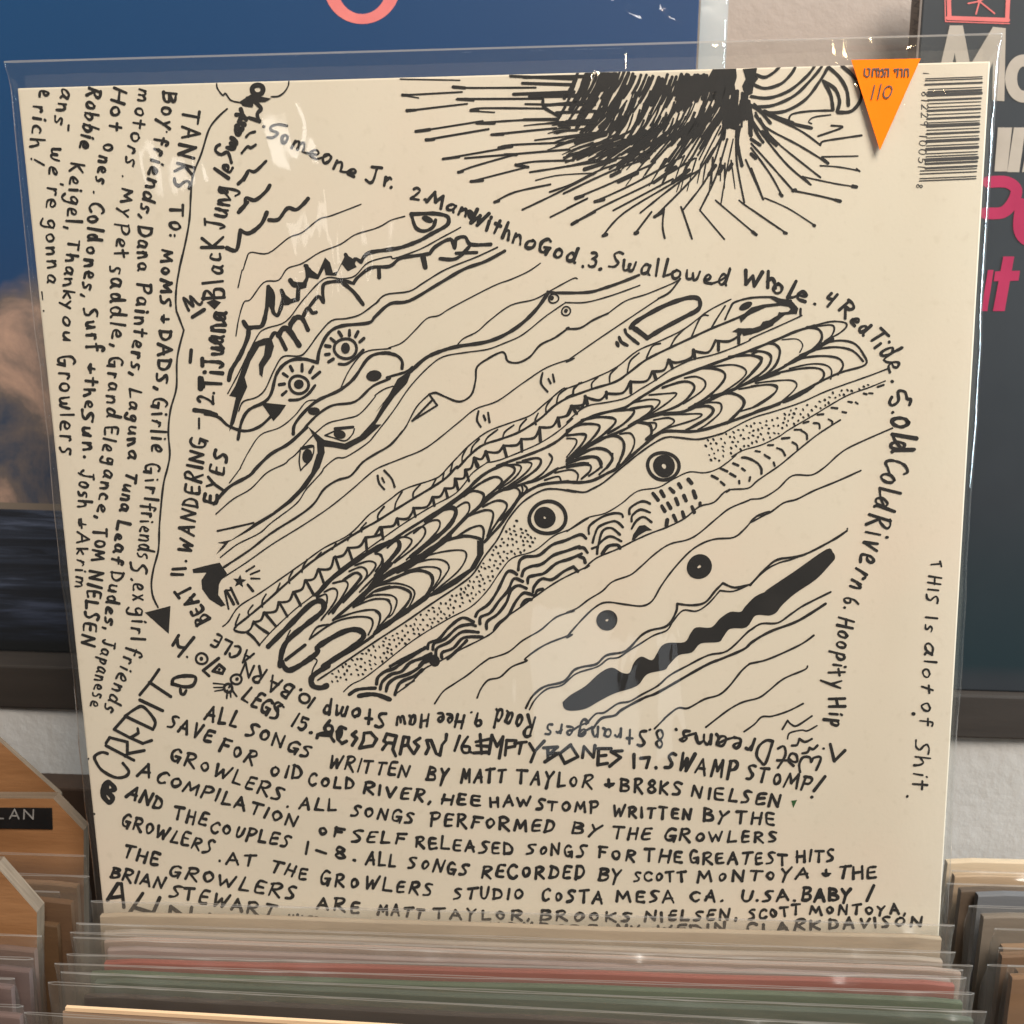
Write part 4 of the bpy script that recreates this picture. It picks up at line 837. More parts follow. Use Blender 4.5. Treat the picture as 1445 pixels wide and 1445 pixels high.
# --- dotted band, wave stripes and dashes
k = Ink()
k.s('O', 9, '1445,440 1330,510 1210,560 1080,660 930,710 850,800 760,930 650,1040 500,1120 330,1220 200,1310 30,1445 H:640,180 H:560,220 H:505,270')
k.s('P', 9, '0,530 130,440 260,405 370,340 480,255 620,230 720,175 830,125 940,130 1040,95 1150,10 Mm:1120,1370 Mm:1200,1325 Mm:1320,1290 Mm:1445,1230 Nn:250,1190 Nn:420,1090 Nn:640,960 Nn:800,900 Nn:910,855')


def inside(p, poly):
    c = False
    for i in range(len(poly)):
        a, b = poly[i - 1], poly[i]
        if (a[1] > p[1]) != (b[1] > p[1]) and p[0] < (b[0] - a[0]) * (p[1] - a[1]) / (b[1] - a[1]) + a[0]: c = not c
    return c


def dots(zone, t, n, gap, r0, r1):
    poly = parse(zone, t)
    xs, ys = [p[0] for p in poly], [p[1] for p in poly]
    got = []
    for _ in range(n * 40):
        p = (RNG.uniform(min(xs), max(xs)), RNG.uniform(min(ys), max(ys)))
        if inside(p, poly) and all(math.hypot(p[0] - q[0], p[1] - q[1]) > gap * SC for q in got):
            got.append(p)
            if len(got) >= n: break
    ox, oy = ZO[zone]
    for x, y in got: k.dot(zone, (x - ox) / SC, (y - oy) / SC, RNG.uniform(r0, r1) * 1.25, RNG.uniform(r0, r1) * 0.85, RNG.uniform(0.3, 1.2))


dots('O', '950,440 1100,590 1060,640 920,700 840,780 740,930 640,1020 500,1105 330,1205 200,1295 30,1425 -80,1500 H:480,200 H:390,205 H:440,130 H:560,55 O:0,1300 O:200,1165 O:380,1045 O:560,925 O:660,850 O:740,730 O:830,610 O:900,500', 260, 26, 6.5, 10)
dots('Mm', '930,1265 1100,1205 1300,1130 1445,1085 Nn:200,1075 Nn:420,1000 Nn:560,930 Nn:820,865 Nn:800,890 Nn:620,955 Nn:420,1075 Nn:250,1175 Nn:110,1265 Mm:1300,1270 Mm:1180,1325 Mm:1060,1395 Mm:980,1400', 130, 28, 6, 10)
k.s('O', 21, '970,790 980,730 1020,700 1110,690 1200,620 1290,590 1390,550 1430,575', '995,830 1010,790 1060,765 1130,750 1210,690 1300,660 1385,630', '1385,640 1415,640 1440,672', '1035,880 1040,840 1090,825 1150,810 1230,745 1320,715 1400,680', '1070,940 1080,900 1130,850 1200,855 1280,800 1345,768', '1345,768 1375,800', '1385,700 1415,710 1425,740', '1085,960 1100,930 1135,920',
    '680,1105 700,1070 770,1020 830,930 890,810 930,800 960,820', '710,1155 715,1110 780,1080 840,1000 900,930 940,850 1000,868', '755,1190 760,1140 830,1090 890,1010 920,930 970,895 1025,915', '805,1200 830,1160 900,1100 950,1010 1000,950 1040,950 1080,965', '990,1030 1020,995 1060,990',
    '355,1325 365,1285 430,1260 500,1180 590,1115 665,1143', '390,1330 400,1290 470,1260 560,1180 640,1160 680,1170', '410,1370 420,1320 500,1280 590,1210 700,1213', '450,1385 455,1350 530,1320 600,1250 725,1245', '490,1395 560,1330 620,1270')
k.s('H', 23, '730,215 740,170 790,130 850,110 920,60 1000,10 1060,-30', '755,250 770,200 830,150 900,130 960,70 1040,40 1100,10', '795,265 810,215 860,175 940,150 1010,110 1050,70 1110,50', '855,288 870,240 900,200 990,160 1040,120', '545,288 590,258 650,248 720,245', 'O:100,1445 O:200,1390 O:330,1325', 'O:300,1440 O:350,1390 O:410,1380'); k.dot('H', 1122, 58, 38, 42); k.s('H', 30, '610,298 680,287 740,292 820,322'); k.s('H', 14, '930,225 985,195')
k.s('O', 11, 'H:850,290 H:960,210 H:1060,110 H:1150,70 430,1415 580,1330 720,1260 800,1210 880,1120 990,1040 1100,960 1250,860 1445,765 P:120,780 P:200,710 P:340,650 P:440,600 P:560,545 P:680,500 P:800,440 P:900,360 P:1000,330 P:1090,250 P:1230,235 P:1300,180 P:1445,80 Nn:300,1340 Nn:450,1220 Nn:605,1120')
k.s('P', 17, '150,545 155,490 240,430 320,405 370,410 380,430', '175,605 190,550 220,495 310,460 350,470 380,500', '210,640 240,530 300,505 360,550', '205,680 215,620 270,570 310,565 370,595', '170,645 210,630', '425,410 430,370 490,330 530,325 565,340', '440,460 445,420 500,380 565,400', '440,510 470,460 520,430 575,465'); k.s('P', 24, '240,680 280,630 340,620 360,640')
k.poly('P', '440,590 450,550 490,490 530,485 580,520 540,525 490,555 460,585')
k.s('P', 25, '585,270 620,315', '640,255 660,290', '700,235 725,260', '760,205 775,230', '825,175 848,200', '645,355 665,390', '685,335 705,370', '740,305 755,345', '795,285 810,320', '860,255 875,298', '682,450 676,488', '725,420 743,458', '785,395 795,428', '850,360 865,398', '905,335 905,352')
k.s('P', 16, '985,150 1025,170', '1045,100 1090,120', '1130,65 1165,80', '1110,135 1145,155', '1045,190 1070,212', '1190,100 1210,115', '1170,185 1172,202', '1245,160 1240,185', '1345,10 1378,30', '1405,60 1412,82', '1190,25 1230,30 1290,60 1320,100 1322,135', '1105,245 1085,258')
k.s('Nn', 14, '30,1330 60,1335', '90,1355 125,1380', '115,1290 150,1290', '175,1310 210,1325 230,1360', '210,1245 260,1240', '280,1270 310,1290 315,1320', '295,1185 340,1185', '340,1190 375,1215 380,1250', '355,1140 390,1130', '425,1140 460,1145 465,1175', '450,1083 490,1080', '545,1035 585,1040', '525,1115 550,1130 550,1150', '620,1065 645,1070', '660,995 685,1000', '710,1000 725,1010', '765,940 785,945', '800,938 825,940', '860,895 900,882')
k.ring('O', 1170, 435, 128, 106, 26); k.ring('O', 1150, 435, 42, 40, 66); k.ring('P', 655, 85, 110, 90, 24); k.ring('P', 660, 85, 44, 48, 60)
k.build('drawing', M['ink'], cover, on_cover, label='dotted and striped fish with round eyes')

k = Ink()
k.s('P', 11, 'Nn:960,1175 Nn:700,1290 Nn:600,1350 Nn:500,1440 Q:410,145 Q:280,150 Q:180,240 Q:80,300 Q:0,310 1230,320 1110,370 1030,430 900,540 820,585 700,615 600,680 500,770 430,825 310,870 240,935 150,990 70,1050 0,1080 O:1350,1070 O:1230,1110 O:1120,1200 O:1000,1270 O:900,1350 O:780,1390 R:150,40 R:80,90 R:0,155 H:1250,220 H:1180,270 H:1125,350')
k.s('P', 12, 'Q:745,115 Q:590,185 Q:430,250 Q:310,310 Q:220,335 Q:120,405 Q:40,425 Q:0,465 1380,395 1290,425 1200,520 1130,570 1010,580 920,610 830,670 720,790 640,900 580,1000 510,1035 400,1025 270,1010 190,1045 100,1130 0,1245 O:1330,1230 O:1150,1300 O:1020,1390 R:400,60 R:300,100 R:220,170 R:140,190 R:90,250 R:65,310')
k.ring('P', 900, 768, 50, 46, 74, -0.4); k.ring('P', 272, 1132, 42, 38, 62)
k.s('P', 16, 'Q:650,525 Q:550,590 Q:350,690 Q:180,720 Q:90,790 Q:0,885 1240,890 1140,910 1060,880', '1060,880 1010,930 940,1010 850,1030 750,1020', '750,1020 740,1080 680,1170 570,1200 500,1240 400,1340 270,1370 200,1430 R:780,100 R:720,125 R:650,200 R:520,235 R:440,300 R:395,380')
k.s('P', 11, 'Q:350,690 Q:270,720 Q:190,742 Q:100,790 Q:0,885', '1230,895 1130,935 1040,930', '1040,930 960,1020 880,1070 790,1065 720,1140 680,1200 590,1235 500,1290 420,1340 350,1385 280,1395 R:880,100 R:740,145 R:640,225 R:540,250 R:460,320 R:420,390')
k.poly('R', '645,340 700,290 800,230 900,140 980,105 1050,140 1100,140 1130,70 1180,30 1250,55 P:610,1360 P:640,1310 P:690,1285 P:800,1280 P:840,1220 P:880,1180 P:980,1180 P:1040,1120 P:1110,1075 P:1180,1075 P:1210,1040 P:1280,970 P:1370,930 Q:100,930 Q:300,795 Q:510,650 Q:555,670 Q:570,710 Q:540,750 Q:440,855 Q:300,950 Q:210,1030 Q:170,1080 Q:120,1100 Q:30,1100 P:1220,1180 P:1110,1190 P:1060,1250 P:1030,1280 P:910,1290 P:850,1350 P:760,1370 P:690,1440 R:1340,120 R:1220,150 R:1150,230 R:1000,280 R:900,330 R:800,385 R:700,398 R:655,380', True)
k.s('Q', 13, '540,940 360,1030 270,1090 180,1150 70,1155 0,1195 P:1220,1220 P:1090,1340 P:960,1370 P:810,1445 R:1370,160 R:1290,230 R:1180,290 R:1100,335 R:1020,350 R:930,410 R:870,420 R:805,490', '425,1235 330,1300 120,1395 0,1425 S:560,85 S:510,130 S:430,230 S:360,290 S:260,320 S:150,380 S:80,380 S:0,440 R:1330,460 R:1270,520')
k.s('Q', 18, '505,1020 320,1135 150,1200 70,1240 0,1285 P:1200,1330 P:1060,1390 P:930,1445 R:1300,270 R:1200,310 R:1050,390 R:1000,430 R:910,450 R:855,515')
k.s('S', 12, '960,95 940,120 800,180 700,260 630,310 520,340 420,395 270,510', '930,350 830,400 720,435 650,440 600,490 530,540'); k.dot('Q', 653, 511, 7)
k.build('drawing', M['ink'], cover, on_cover, label='wavy face with a long solid black mouth')

k = Ink()
k.s('Mm', 30, '545,565 450,492 435,490 480,445 650,350 800,295 880,290 905,320 890,370 800,420 650,500 545,565', '470,500 540,555'); k.s('Mm', 22, '395,507 410,540 485,602', '355,557 370,590 410,613'); k.dot('Mm', 343, 605, 14, 24, -0.3)
k.build('drawing', M['ink'], cover, on_cover, label='open oval with three short dashes')
k = Ink()
k.poly('F', '105,785 200,760 290,740 340,815 300,860 285,890 280,960 330,1030 300,1040 220,990 170,920 165,860 200,808 110,812')
k.build('drawing', M['ink'], cover, on_cover, label='solid black claw')
k = Ink()
pts = ' '.join('%.0f,%.0f' % (425 + r * math.sin(a), 868 - r * math.cos(a)) for i in range(10) for a, r in [(math.pi * i / 5 + 0.1, 48 if i % 2 == 0 else 21)])
k.poly('F', pts); k.s('F', 13, '470,800 525,765', '500,820 560,795', '505,848 562,850'); k.s('F', 19, '480,890 515,933', '335,930 385,1022', '365,912 415,1020'); k.s('F', 15, '325,935 350,1055', '330,930 360,928')
k.build('drawing', M['ink'], cover, on_cover, label='small star with rays')

# --- barcode
k = Ink()
for t, w in ((150, 6), (163, 7), (190, 13), (222, 6), (240, 12), (261, 22), (296, 12), (320, 6), (345, 6), (368, 13), (395, 6), (422, 13), (450, 5), (463, 5), (475, 13), (500, 6), (525, 13), (552, 5), (575, 19), (606, 6), (629, 19), (660, 6), (679, 6), (702, 22), (728, 13), (758, 12), (776, 6), (797, 7), (828, 6), (844, 7)):
    f = (t - 150) / 694.0
    long_bar = t < 200 or t > 770 or t == 463
    xl = (1205 - 22 * f) if not long_bar else (1185 - 40 * f)
    xr = 1570 - 43 * f
    k.s('K', w, '%.1f,%.1f %.1f,%.1f' % (xl, t, xr, t - 14 - 2 * f), wob=0.02)
bc = k.build('barcode', M['print'], cover, on_cover)
k = Ink(); W = k.word
W('K', '1', 1170, 104, 1170, 122, 36, 6, jit=0.2); W('K', '81229', 1160, 236, 1150, 476, 50, 6.5, 3.4, 0.2); W('K', '10051', 1145, 535, 1133, 762, 50, 6.5, 3.4, 0.2); W('K', '8', 1124, 865, 1122, 892, 40, 6, jit=0.2)
k.build('barcode_digits', M['print'], bc, on_cover)

# ------------------------------------------------------------------ clear sleeve round the big cover, with the price sticker
def film_bag(name, w, h, y0, y1, mat, parent=None, top=0.0, wave=0.0003, nx=28, seed=1, bulge=0.0):
    """an open-topped polythene bag: front and back sheet joined by rounded sides; local x centred, z from 0 up"""
    r = random.Random(seed)
    ph = [r.uniform(0, 6.28) for _ in range(8)]
    ym, hr = (y0 + y1) / 2, (y1 - y0) / 2
    prof = []
    for i in range(nx + 1): prof.append((-w / 2 + hr + (w - 2 * hr) * i / nx, -1.0))
    for i in range(1, 6): prof.append((w / 2 - hr + hr * math.sin(math.pi * i / 6), -math.cos(math.pi * i / 6)))
    for i in range(nx + 1): prof.append((w / 2 - hr - (w - 2 * hr) * i / nx, 1.0))
    for i in range(1, 6): prof.append((-w / 2 + hr - hr * math.sin(math.pi * i / 6), math.cos(math.pi * i / 6)))
    zs = [h * i / 26 for i in range(23)] + [h - 0.022, h - 0.016, h - 0.0135, h - 0.0115, h - 0.0095, h - 0.0075, h - 0.0055, h - 0.0042, h - 0.0036, h - 0.003, h - 0.0024, h - 0.0016, h - 0.0009, h - 0.0004, h]
    zs = sorted(z for z in zs if z <= h)
    V = []
    for z in zs:
        sq = 0.0
        if top and z > h - top: sq = 0.86 * min(1, (z - (h - top)) / (top * 0.85))
        for x, t in prof:
            b = wave * (math.sin(z * 90 + 4 * x * 10 + ph[0]) + math.sin(x * 55 + ph[1]) + 0.7 * math.sin(z * 260 + x * 120 + ph[2]))
            y = y0 + (t + 1) * hr * (1 - sq) + (1 if t > 0 else -1) * abs(b) * (1 if abs(t) > 0.9 else 0.3)
            if bulge and t < -0.9:
                pk = h - 0.0030
                q = max(0.0, 1 - (z - pk) / 0.0030) if z > pk else max(0.0, 1 - (pk - z) / 0.009) ** 1.6
                a_ = max(0.0, math.sin(x * 23 + ph[5]) + 0.8 * math.sin(x * 61 + ph[6]) + 0.5 * math.sin(x * 140 + ph[7])) * (0.55 + 0.45 * math.sin(x * 330 + ph[2]))
                y -= bulge * a_ * q
            dx = wave * 2.2 * math.sin(z * 70 + ph[3]) + wave * 1.3 * math.sin(z * 210 + ph[4]) if abs(t) < 0.9 else 0
            V.append((x + dx, y, z))
    n = len(prof)
    F_ = [(a * n + i, a * n + (i + 1) % n, (a + 1) * n + (i + 1) % n, (a + 1) * n + i) for a in range(len(zs) - 1) for i in range(n)]
    o = link_mesh(name, V, F_, mat, parent, smooth=True)
    o.data.materials.append(M['film_lip'])
    for p in o.data.polygons[-n:]: p.material_index = 1
    return o


sl = empty('plastic_sleeve', COVER_M, 'big clear plastic sleeve with an orange price sticker, round the hand drawn cover', 'sleeve')
film_bag('film_bag', 0.3214, 0.3232, -0.0007, 0.0054, M['film'], sl, 0.0078, 0.00014, seed=5)


def sticker_at(px, py, h):
    p = COVER_INV @ on_plane(px, py, COVER_N * -0.0022, COVER_N)
    q = COVER_INV @ on_plane(px, py, COVER_N * (-0.0016 - max(0, (0.3158 - p.z)) * 0.035), COVER_N)
    return (q.x, q.y - h, q.z)


k = Ink()
tri = parse('K', '680,22 1152,12 875,635')
NS = 14
V, Fc = [], []
for i in range(NS + 1):
    for j in range(2):
        a, b = tri[j], tri[2]
        t = i / NS * 0.997
        V.append((a[0] + (b[0] - a[0]) * t, a[1] + (b[1] - a[1]) * t))
for i in range(NS): Fc.append((2 * i, 2 * i + 2, 2 * i + 3, 2 * i + 1))
k.items.append((V, Fc))
st = k.build('price_sticker', M['orange'], sl, sticker_at, 0.0)
sm_ = st.modifiers.new('thick', 'SOLIDIFY'); sm_.thickness = 0.00015; sm_.offset = 0
k = Ink()
k.s('K', 9, '770,85 768,125 785,138 800,130 805,85 790,82', '822,135 825,85', '825,85 850,85', '850,85 853,135', '860,80 872,100 866,135', '872,100 890,85 897,110 892,135 880,135', '905,85 932,85', '931,85 930,136', '910,105 908,136',
    '970,88 1003,85', '996,85 992,136', '975,88 978,105', '1013,86 1024,88 1022,136', '1040,136 1042,86', '1042,86 1065,86', '1065,86 1066,136', smooth=False)
k.s('K', 8.5, '836,198 815,290', '880,190 858,290', '932,200 905,222 898,265 915,282 940,265 955,225 945,203 925,204')
k.build('sticker_lettering', M['print'], st, sticker_at, 0.00035)

# ------------------------------------------------------------------ wall, ledge and the covers shown on it
def flat_wall(name, x0, x1, z0, z1, y, mat, n=60):
    V, F_ = [], []
    r = random.Random(3)
    for j in range(n + 1):
        for i in range(n + 1):
            x, z = x0 + (x1 - x0) * i / n, z0 + (z1 - z0) * j / n
            V.append((x, y + 0.0009 * math.sin(x * 37 + z * 21) + r.uniform(-0.0004, 0.0004), z))
    for j in range(n):
        for i in range(n): F_.append((j * (n + 1) + i, j * (n + 1) + i + 1, (j + 1) * (n + 1) + i + 1, (j + 1) * (n + 1) + i))
    o = link_mesh(name, V, F_, M[mat], None, True)
    tag(o, kind='structure')
    return o


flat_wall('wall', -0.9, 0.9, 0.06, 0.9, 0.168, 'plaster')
flat_wall('wall', -0.9, 0.9, -0.7, 0.0530, 0.0885, 'plaster_low')
led = box('display_ledge', -0.9, 0.9, 0.0855, 0.1665, 0.0535, 0.0742, M['ledge'], None, 0.001)
tag(led, 'dark stained wooden ledge running along the white wall behind the bins', 'ledge')

LEAN = math.radians(8)
SH_N = Vector((0, math.cos(LEAN), -math.sin(LEAN)))
SH_W = Vector((0, math.sin(LEAN), math.cos(LEAN)))


def shelf_mat(x, y):
    return Matrix(((1, 0, 0, x), (0, SH_N.y, SH_W.y, y), (0, SH_N.z, SH_W.z, 0.0745), (0, 0, 0, 1)))


def sea_print():
    m, nt, out = new_mat('printed_sea_and_sky')
    tc = N(nt, 'ShaderNodeTexCoord')
    sx = N(nt, 'ShaderNodeSeparateXYZ')
    nt.links.new(tc.outputs['Object'], sx.inputs[0])

    def mathn(op, a, b=None):
        n_ = N(nt, 'ShaderNodeMath', _operation=op)
        for i, v in enumerate((a, b)):
            if v is None: continue
            if isinstance(v, (int, float)): n_.inputs[i].default_value = v
            else: nt.links.new(v, n_.inputs[i])
        return n_.outputs[0]

    def noise(scale, stretch, detail=5, dist=0.0):
        mp = N(nt, 'ShaderNodeMapping')
        mp.inputs['Scale'].default_value = stretch
        nt.links.new(tc.outputs['Object'], mp.inputs['Vector'])
        n_ = N(nt, 'ShaderNodeTexNoise', Scale=scale, Detail=detail, Roughness=0.6, Distortion=dist)
        nt.links.new(mp.outputs[0], n_.inputs['Vector'])
        return n_.outputs['Fac']

    def mix(f, a, b):
        n_ = N(nt, 'ShaderNodeMixRGB')
        for s, v in ((0, f), (1, a), (2, b)):
            if isinstance(v, tuple): n_.inputs[s].default_value = v
            elif isinstance(v, (int, float)): n_.inputs[s].default_value = v
            else: nt.links.new(v, n_.inputs[s])
        return n_.outputs[0]

    z = sx.outputs['Z']
    sky = ramp(nt, mathn('MULTIPLY', z, 3.17), [(0.40, (0.012, 0.036, 0.10, 1)), (0.62, (0.005, 0.042, 0.125, 1)), (0.95, (0.005, 0.050, 0.145, 1))])
    xt = mathn('MULTIPLY_ADD', sx.outputs['X'], 3.2)
    xt.node.inputs[2].default_value = 0.5
    sky2 = mix(mathn('MULTIPLY', xt, 0.55), sky.outputs[0], (0.016, 0.036, 0.105, 1))
    cl = ramp(nt, noise(20, (1.2, 1, 1), 8, 0.5), [(0.36, (0.030, 0.045, 0.08, 1)), (0.50, (0.13, 0.10, 0.09, 1)), (0.64, (0.42, 0.26, 0.19, 1))])
    lump = mathn('MULTIPLY', noise(16, (1, 1, 1.0), 4), 0.085)
    cm = mathn('SUBTRACT', mathn('ADD', lump, 0.130), z)
    cmask = ramp(nt, mathn('MULTIPLY_ADD', cm, 25.0), [(0.35, (0, 0, 0, 1)), (0.75, (1, 1, 1, 1))])
    cm2 = cmask.inputs['Fac'].links[0].from_node
    cm2.inputs[2].default_value = 0.3
    up = mix(cmask.outputs[0], sky2, cl.outputs[0])
    wv = ramp(nt, noise(22, (0.55, 1, 9), 6, 0.8), [(0.42, (0.009, 0.010, 0.016, 1)), (0.54, (0.024, 0.029, 0.046, 1)), (0.66, (0.085, 0.10, 0.155, 1))])
    deep = ramp(nt, mathn('MULTIPLY', z, 12.0), [(0.04, (0.004, 0.004, 0.006, 1)), (0.11, (0.22, 0.24, 0.3, 1)), (0.55, (1, 1, 1, 1))])
    mul = N(nt, 'ShaderNodeMixRGB', _blend_type='MULTIPLY')
    mul.inputs[0].default_value = 1
    nt.links.new(wv.outputs[0], mul.inputs[1])
    nt.links.new(deep.outputs[0], mul.inputs[2])
    strip = mix(mathn('GREATER_THAN', z, 0.0655), mul.outputs[0], (0.17, 0.13, 0.10, 1))
    allc = mix(mathn('GREATER_THAN', z, 0.0685), strip, up)
    p = N(nt, 'ShaderNodeBsdfPrincipled', Roughness=0.5)
    p.inputs['Specular IOR Level'].default_value = 0.12
    nt.links.new(allc, p.inputs['Base Color'])
    nt.links.new(p.outputs[0], out.inputs['Surface'])
    return m


def on_face(mat, y=0.0):
    inv = mat.inverted()
    nrm = (mat.to_3x3() @ Vector((0, 1, 0))).normalized()
    p0 = mat @ Vector((0, y, 0))
    def f(px, py, h):
        q = inv @ on_plane(px, py, p0, nrm)
        return (q.x, y - h, q.z)
    return f


def pxs(*pts):
    return [(float(a), float(b)) for a, b in pts]


def ell_ring(k, cx, cy, ro, roy, ri, riy):
    V, Fc = [], []
    for i in range(48):
        t = 2 * math.pi * i / 48
        V += [(cx + ro * math.cos(t), cy + roy * math.sin(t)), (cx + ri * math.cos(t), cy + riy * math.sin(t))]
    for i in range(48):
        j = (i + 1) % 48
        Fc.append((2 * i, 2 * i + 1, 2 * j + 1, 2 * j))
    k.items.append((V, Fc))


def polypx(k, pts):
    k.items.append((pts, [tuple(x) for x in tessellate_polygon([[Vector((a, b, 0)) for a, b in pts]])]))


# blue cover
y_sh = 0.1010
xr = on_plane(985, 40, Vector((0, y_sh, 0.0745)), SH_N).x
bm_ = shelf_mat(xr - 0.1575, y_sh)
blue = empty('record_cover', bm_, 'blue record cover with sunset clouds over a dark sea, standing on the dark ledge', 'record')
box('cover_board', -0.1575, 0.1575, 0, 0.004, 0, 0.315, sea_print(), blue, 0.0005)
M['pink'] = mottled('pink_print', (0.62, 0.13, 0.13, 1), (0.72, 0.19, 0.17, 1), 60, 0.5)
k = Ink(); ell_ring(k, 511, -20, 54, 54, 35, 40)
k.build('printed_letter', M['pink'], blue, on_face(bm_))
bsl = empty('plastic_sleeve', bm_, 'clear plastic sleeve with a whitish margin, round the blue sea cover', 'sleeve')
fb = film_bag('film_bag', 0.341, 0.335, -0.0008, 0.0052, film('whitish_film', 0.012, 0.06, hazecol=(0.8, 0.85, 0.9, 1)), bsl, 0.008, 0.0001, seed=11)
fb.location = (0.0, 0, 0)
M['film_margin'] = film('milky_margin', 0.36, 0.2, hazecol=(0.72, 0.80, 0.86, 1))  # pale strip: the window's reflection on the sleeve margin, put into its colour
mg = box('sealed_margin', 0.1585, 0.1702, 0.0015, 0.0027, 0.001, 0.334, M['film_margin'], bsl)

# black boxed cover
xl = on_plane(1298, 60, Vector((0, y_sh, 0.0745)) - SH_N * 0.011, SH_N).x
km = shelf_mat(xl + 0.1575, y_sh - 0.011 * math.cos(LEAN))
M['black_card'] = mottled('black_card', (0.016, 0.018, 0.021, 1), (0.026, 0.029, 0.033, 1), 8, 0.5, spec=0.2)
nt_ = M['black_card'].node_tree
p_ = [n for n in nt_.nodes if n.type == 'BSDF_PRINCIPLED'][0]
src_ = p_.inputs['Base Color'].links[0].from_socket
tc_ = [n for n in nt_.nodes if n.type == 'TEX_COORD'][0]
sx_ = N(nt_, 'ShaderNodeSeparateXYZ'); nt_.links.new(tc_.outputs['Object'], sx_.inputs[0])
band = ramp(nt_, sx_.outputs['Z'], [(0.006, (0, 0, 0, 1)), (0.012, (0.8, 0.8, 0.8, 1)), (0.035, (0.6, 0.6, 0.6, 1)), (0.085, (0, 0, 0, 1))])
mx_ = N(nt_, 'ShaderNodeMixRGB'); nt_.links.new(band.outputs[0], mx_.inputs[0]); nt_.links.new(src_, mx_.inputs[1]); mx_.inputs[2].default_value = (0.006, 0.017, 0.021, 1)
nt_.links.new(mx_.outputs[0], p_.inputs['Base Color'])
M['spine_card'] = mottled('grey_spine', (0.10, 0.078, 0.065, 1), (0.14, 0.11, 0.095, 1), 40, 0.5)
M['white_print'] = mottled('off_white_print', (0.29, 0.245, 0.20, 1), (0.34, 0.29, 0.24, 1), 60, 0.6, spec=0.15)
M['crimson'] = mottled('crimson_print', (0.27, 0.020, 0.058, 1), (0.32, 0.026, 0.070, 1), 60, 0.6, spec=0.1)
M['red_print'] = mottled('red_print', (0.38, 0.05, 0.045, 1), (0.5, 0.08, 0.07, 1), 60, 0.5)
blk = empty('record_box', km, 'black boxed record cover with off white and crimson lettering, standing on the dark ledge', 'record')
box('cover_board', -0.1575, 0.1575, 0, 0.011, 0, 0.315, M['black_card'], blk, 0.0007)
box('spine', -0.1585, -0.1572, 0.0004, 0.0106, 0.001, 0.314, M['spine_card'], blk, 0.0003)
fp = on_face(km)
k = Ink()
polypx(k, pxs((1316, 140), (1340, 36), (1358.5, 36), (1369, 92), (1401, 38), (1419, 40), (1417, 143), (1400, 142), (1401, 88), (1377, 140), (1358, 140), (1347, 75), (1333, 140)))
ell_ring(k, 1444, 111, 26, 34, 9, 17)
polypx(k, pxs((1408, 180), (1428, 180), (1421, 242), (1403, 242))); polypx(k, pxs((1430.5, 180), (1447, 180), (1438, 243), (1421, 243))); polypx(k, pxs((1449, 205), (1470, 195), (1470, 243), (1442, 243)))
k.build('printed_lettering', M['white_print'], blk, fp, 0.00016, label='off white lettering')
k = Ink()
k.line(pxs((1394, 257), (1420, 257), (1434, 268), (1428, 287), (1414, 300), (1390, 301)), 16.5, 0, 0.0)
k.line(pxs((1441, 288), (1438, 322), (1448, 338), (1465, 335)), 17, 0, 0)
polypx(k, pxs((1394, 381), (1402, 381), (1393, 439), (1384, 439))); polypx(k, pxs((1415.5, 362), (1431, 362), (1417.5, 439), (1400.9, 439))); polypx(k, pxs((1404, 383), (1439, 382), (1437, 396), (1402, 397)))
k.build('printed_lettering', M['crimson'], blk, fp, 0.00016, label='crimson lettering')
k = Ink()
k.line(pxs((1337, -60), (1339.5, 25)), 6, 0, 0); k.line(pxs((1337.5, 25.5), (1422, 28.5)), 6, 0, 0); k.line(pxs((1421, 27), (1425, -60)), 6, 0, 0)
k.line(pxs((1332, -60), (1334, 30)), 1.6, 0, 0); k.line(pxs((1334, 30.5), (1424, 33.5)), 1.6, 0, 0)
for a, b in ((1377, 20), (1403, 19), (1366, 5), (1398, -8), (1370, -10)): k.line(pxs((1382, 2), (a, b)), 2.2, 0, 0)
k.build('printed_emblem', M['red_print'], blk, fp, 0.00016)
km_side = km.copy()
nx_ = Vector((1, 0, 0))
inv_k = km.inverted()
def on_spine(px, py, h):
    q = inv_k @ on_plane(px, py, km @ Vector((-0.1585, 0, 0)), nx_)
    return (-0.1585 - h, q.y, q.z)
k = Ink(); ZO['Z'] = (0, 0)
k.word('Z', 'BANTAM', 1292.5 / SC, -24 / SC, 1287.0 / SC, 54 / SC, 6.5 / SC, 1.5 / SC, jit=0.1)
k.build('spine_lettering', M['print'], blk, on_spine, 0.00015)

# ------------------------------------------------------------------ the bins in front: records in their sleeves, wooden dividers, crate
LN = COVER_N
UPV = Vector((0, 0.06975648, 0.99756404))


def card_mat(name, col, rough=0.6):
    c2 = tuple(min(1, v * 1.25) for v in col)
    return mottled(name, col + (1,), c2 + (1,), 35, rough, 0.1, 300, stretch=(0.4, 1, 3))


def rec_frame(lp, rp, off, width):
    """matrix of a sleeve whose top edge runs through the two measured spots, on the plane off metres in front of the big cover"""
    p0 = LN * -off
    a = on_plane(lp[0], lp[1], p0, LN) if lp else None
    b = on_plane(rp[0], rp[1], p0, LN) if rp else None
    if a is None: a = b - Vector((width, 0, 0))
    if b is None: b = a + Vector((width, 0, 0))
    U = (b - a).normalized()
    Wd = U.cross(LN).normalized()
    if Wd.z < 0: Wd = -Wd
    Nn_ = Wd.cross(U).normalized()
    w = (b - a).length
    return a, b, U, Wd, Nn_, w


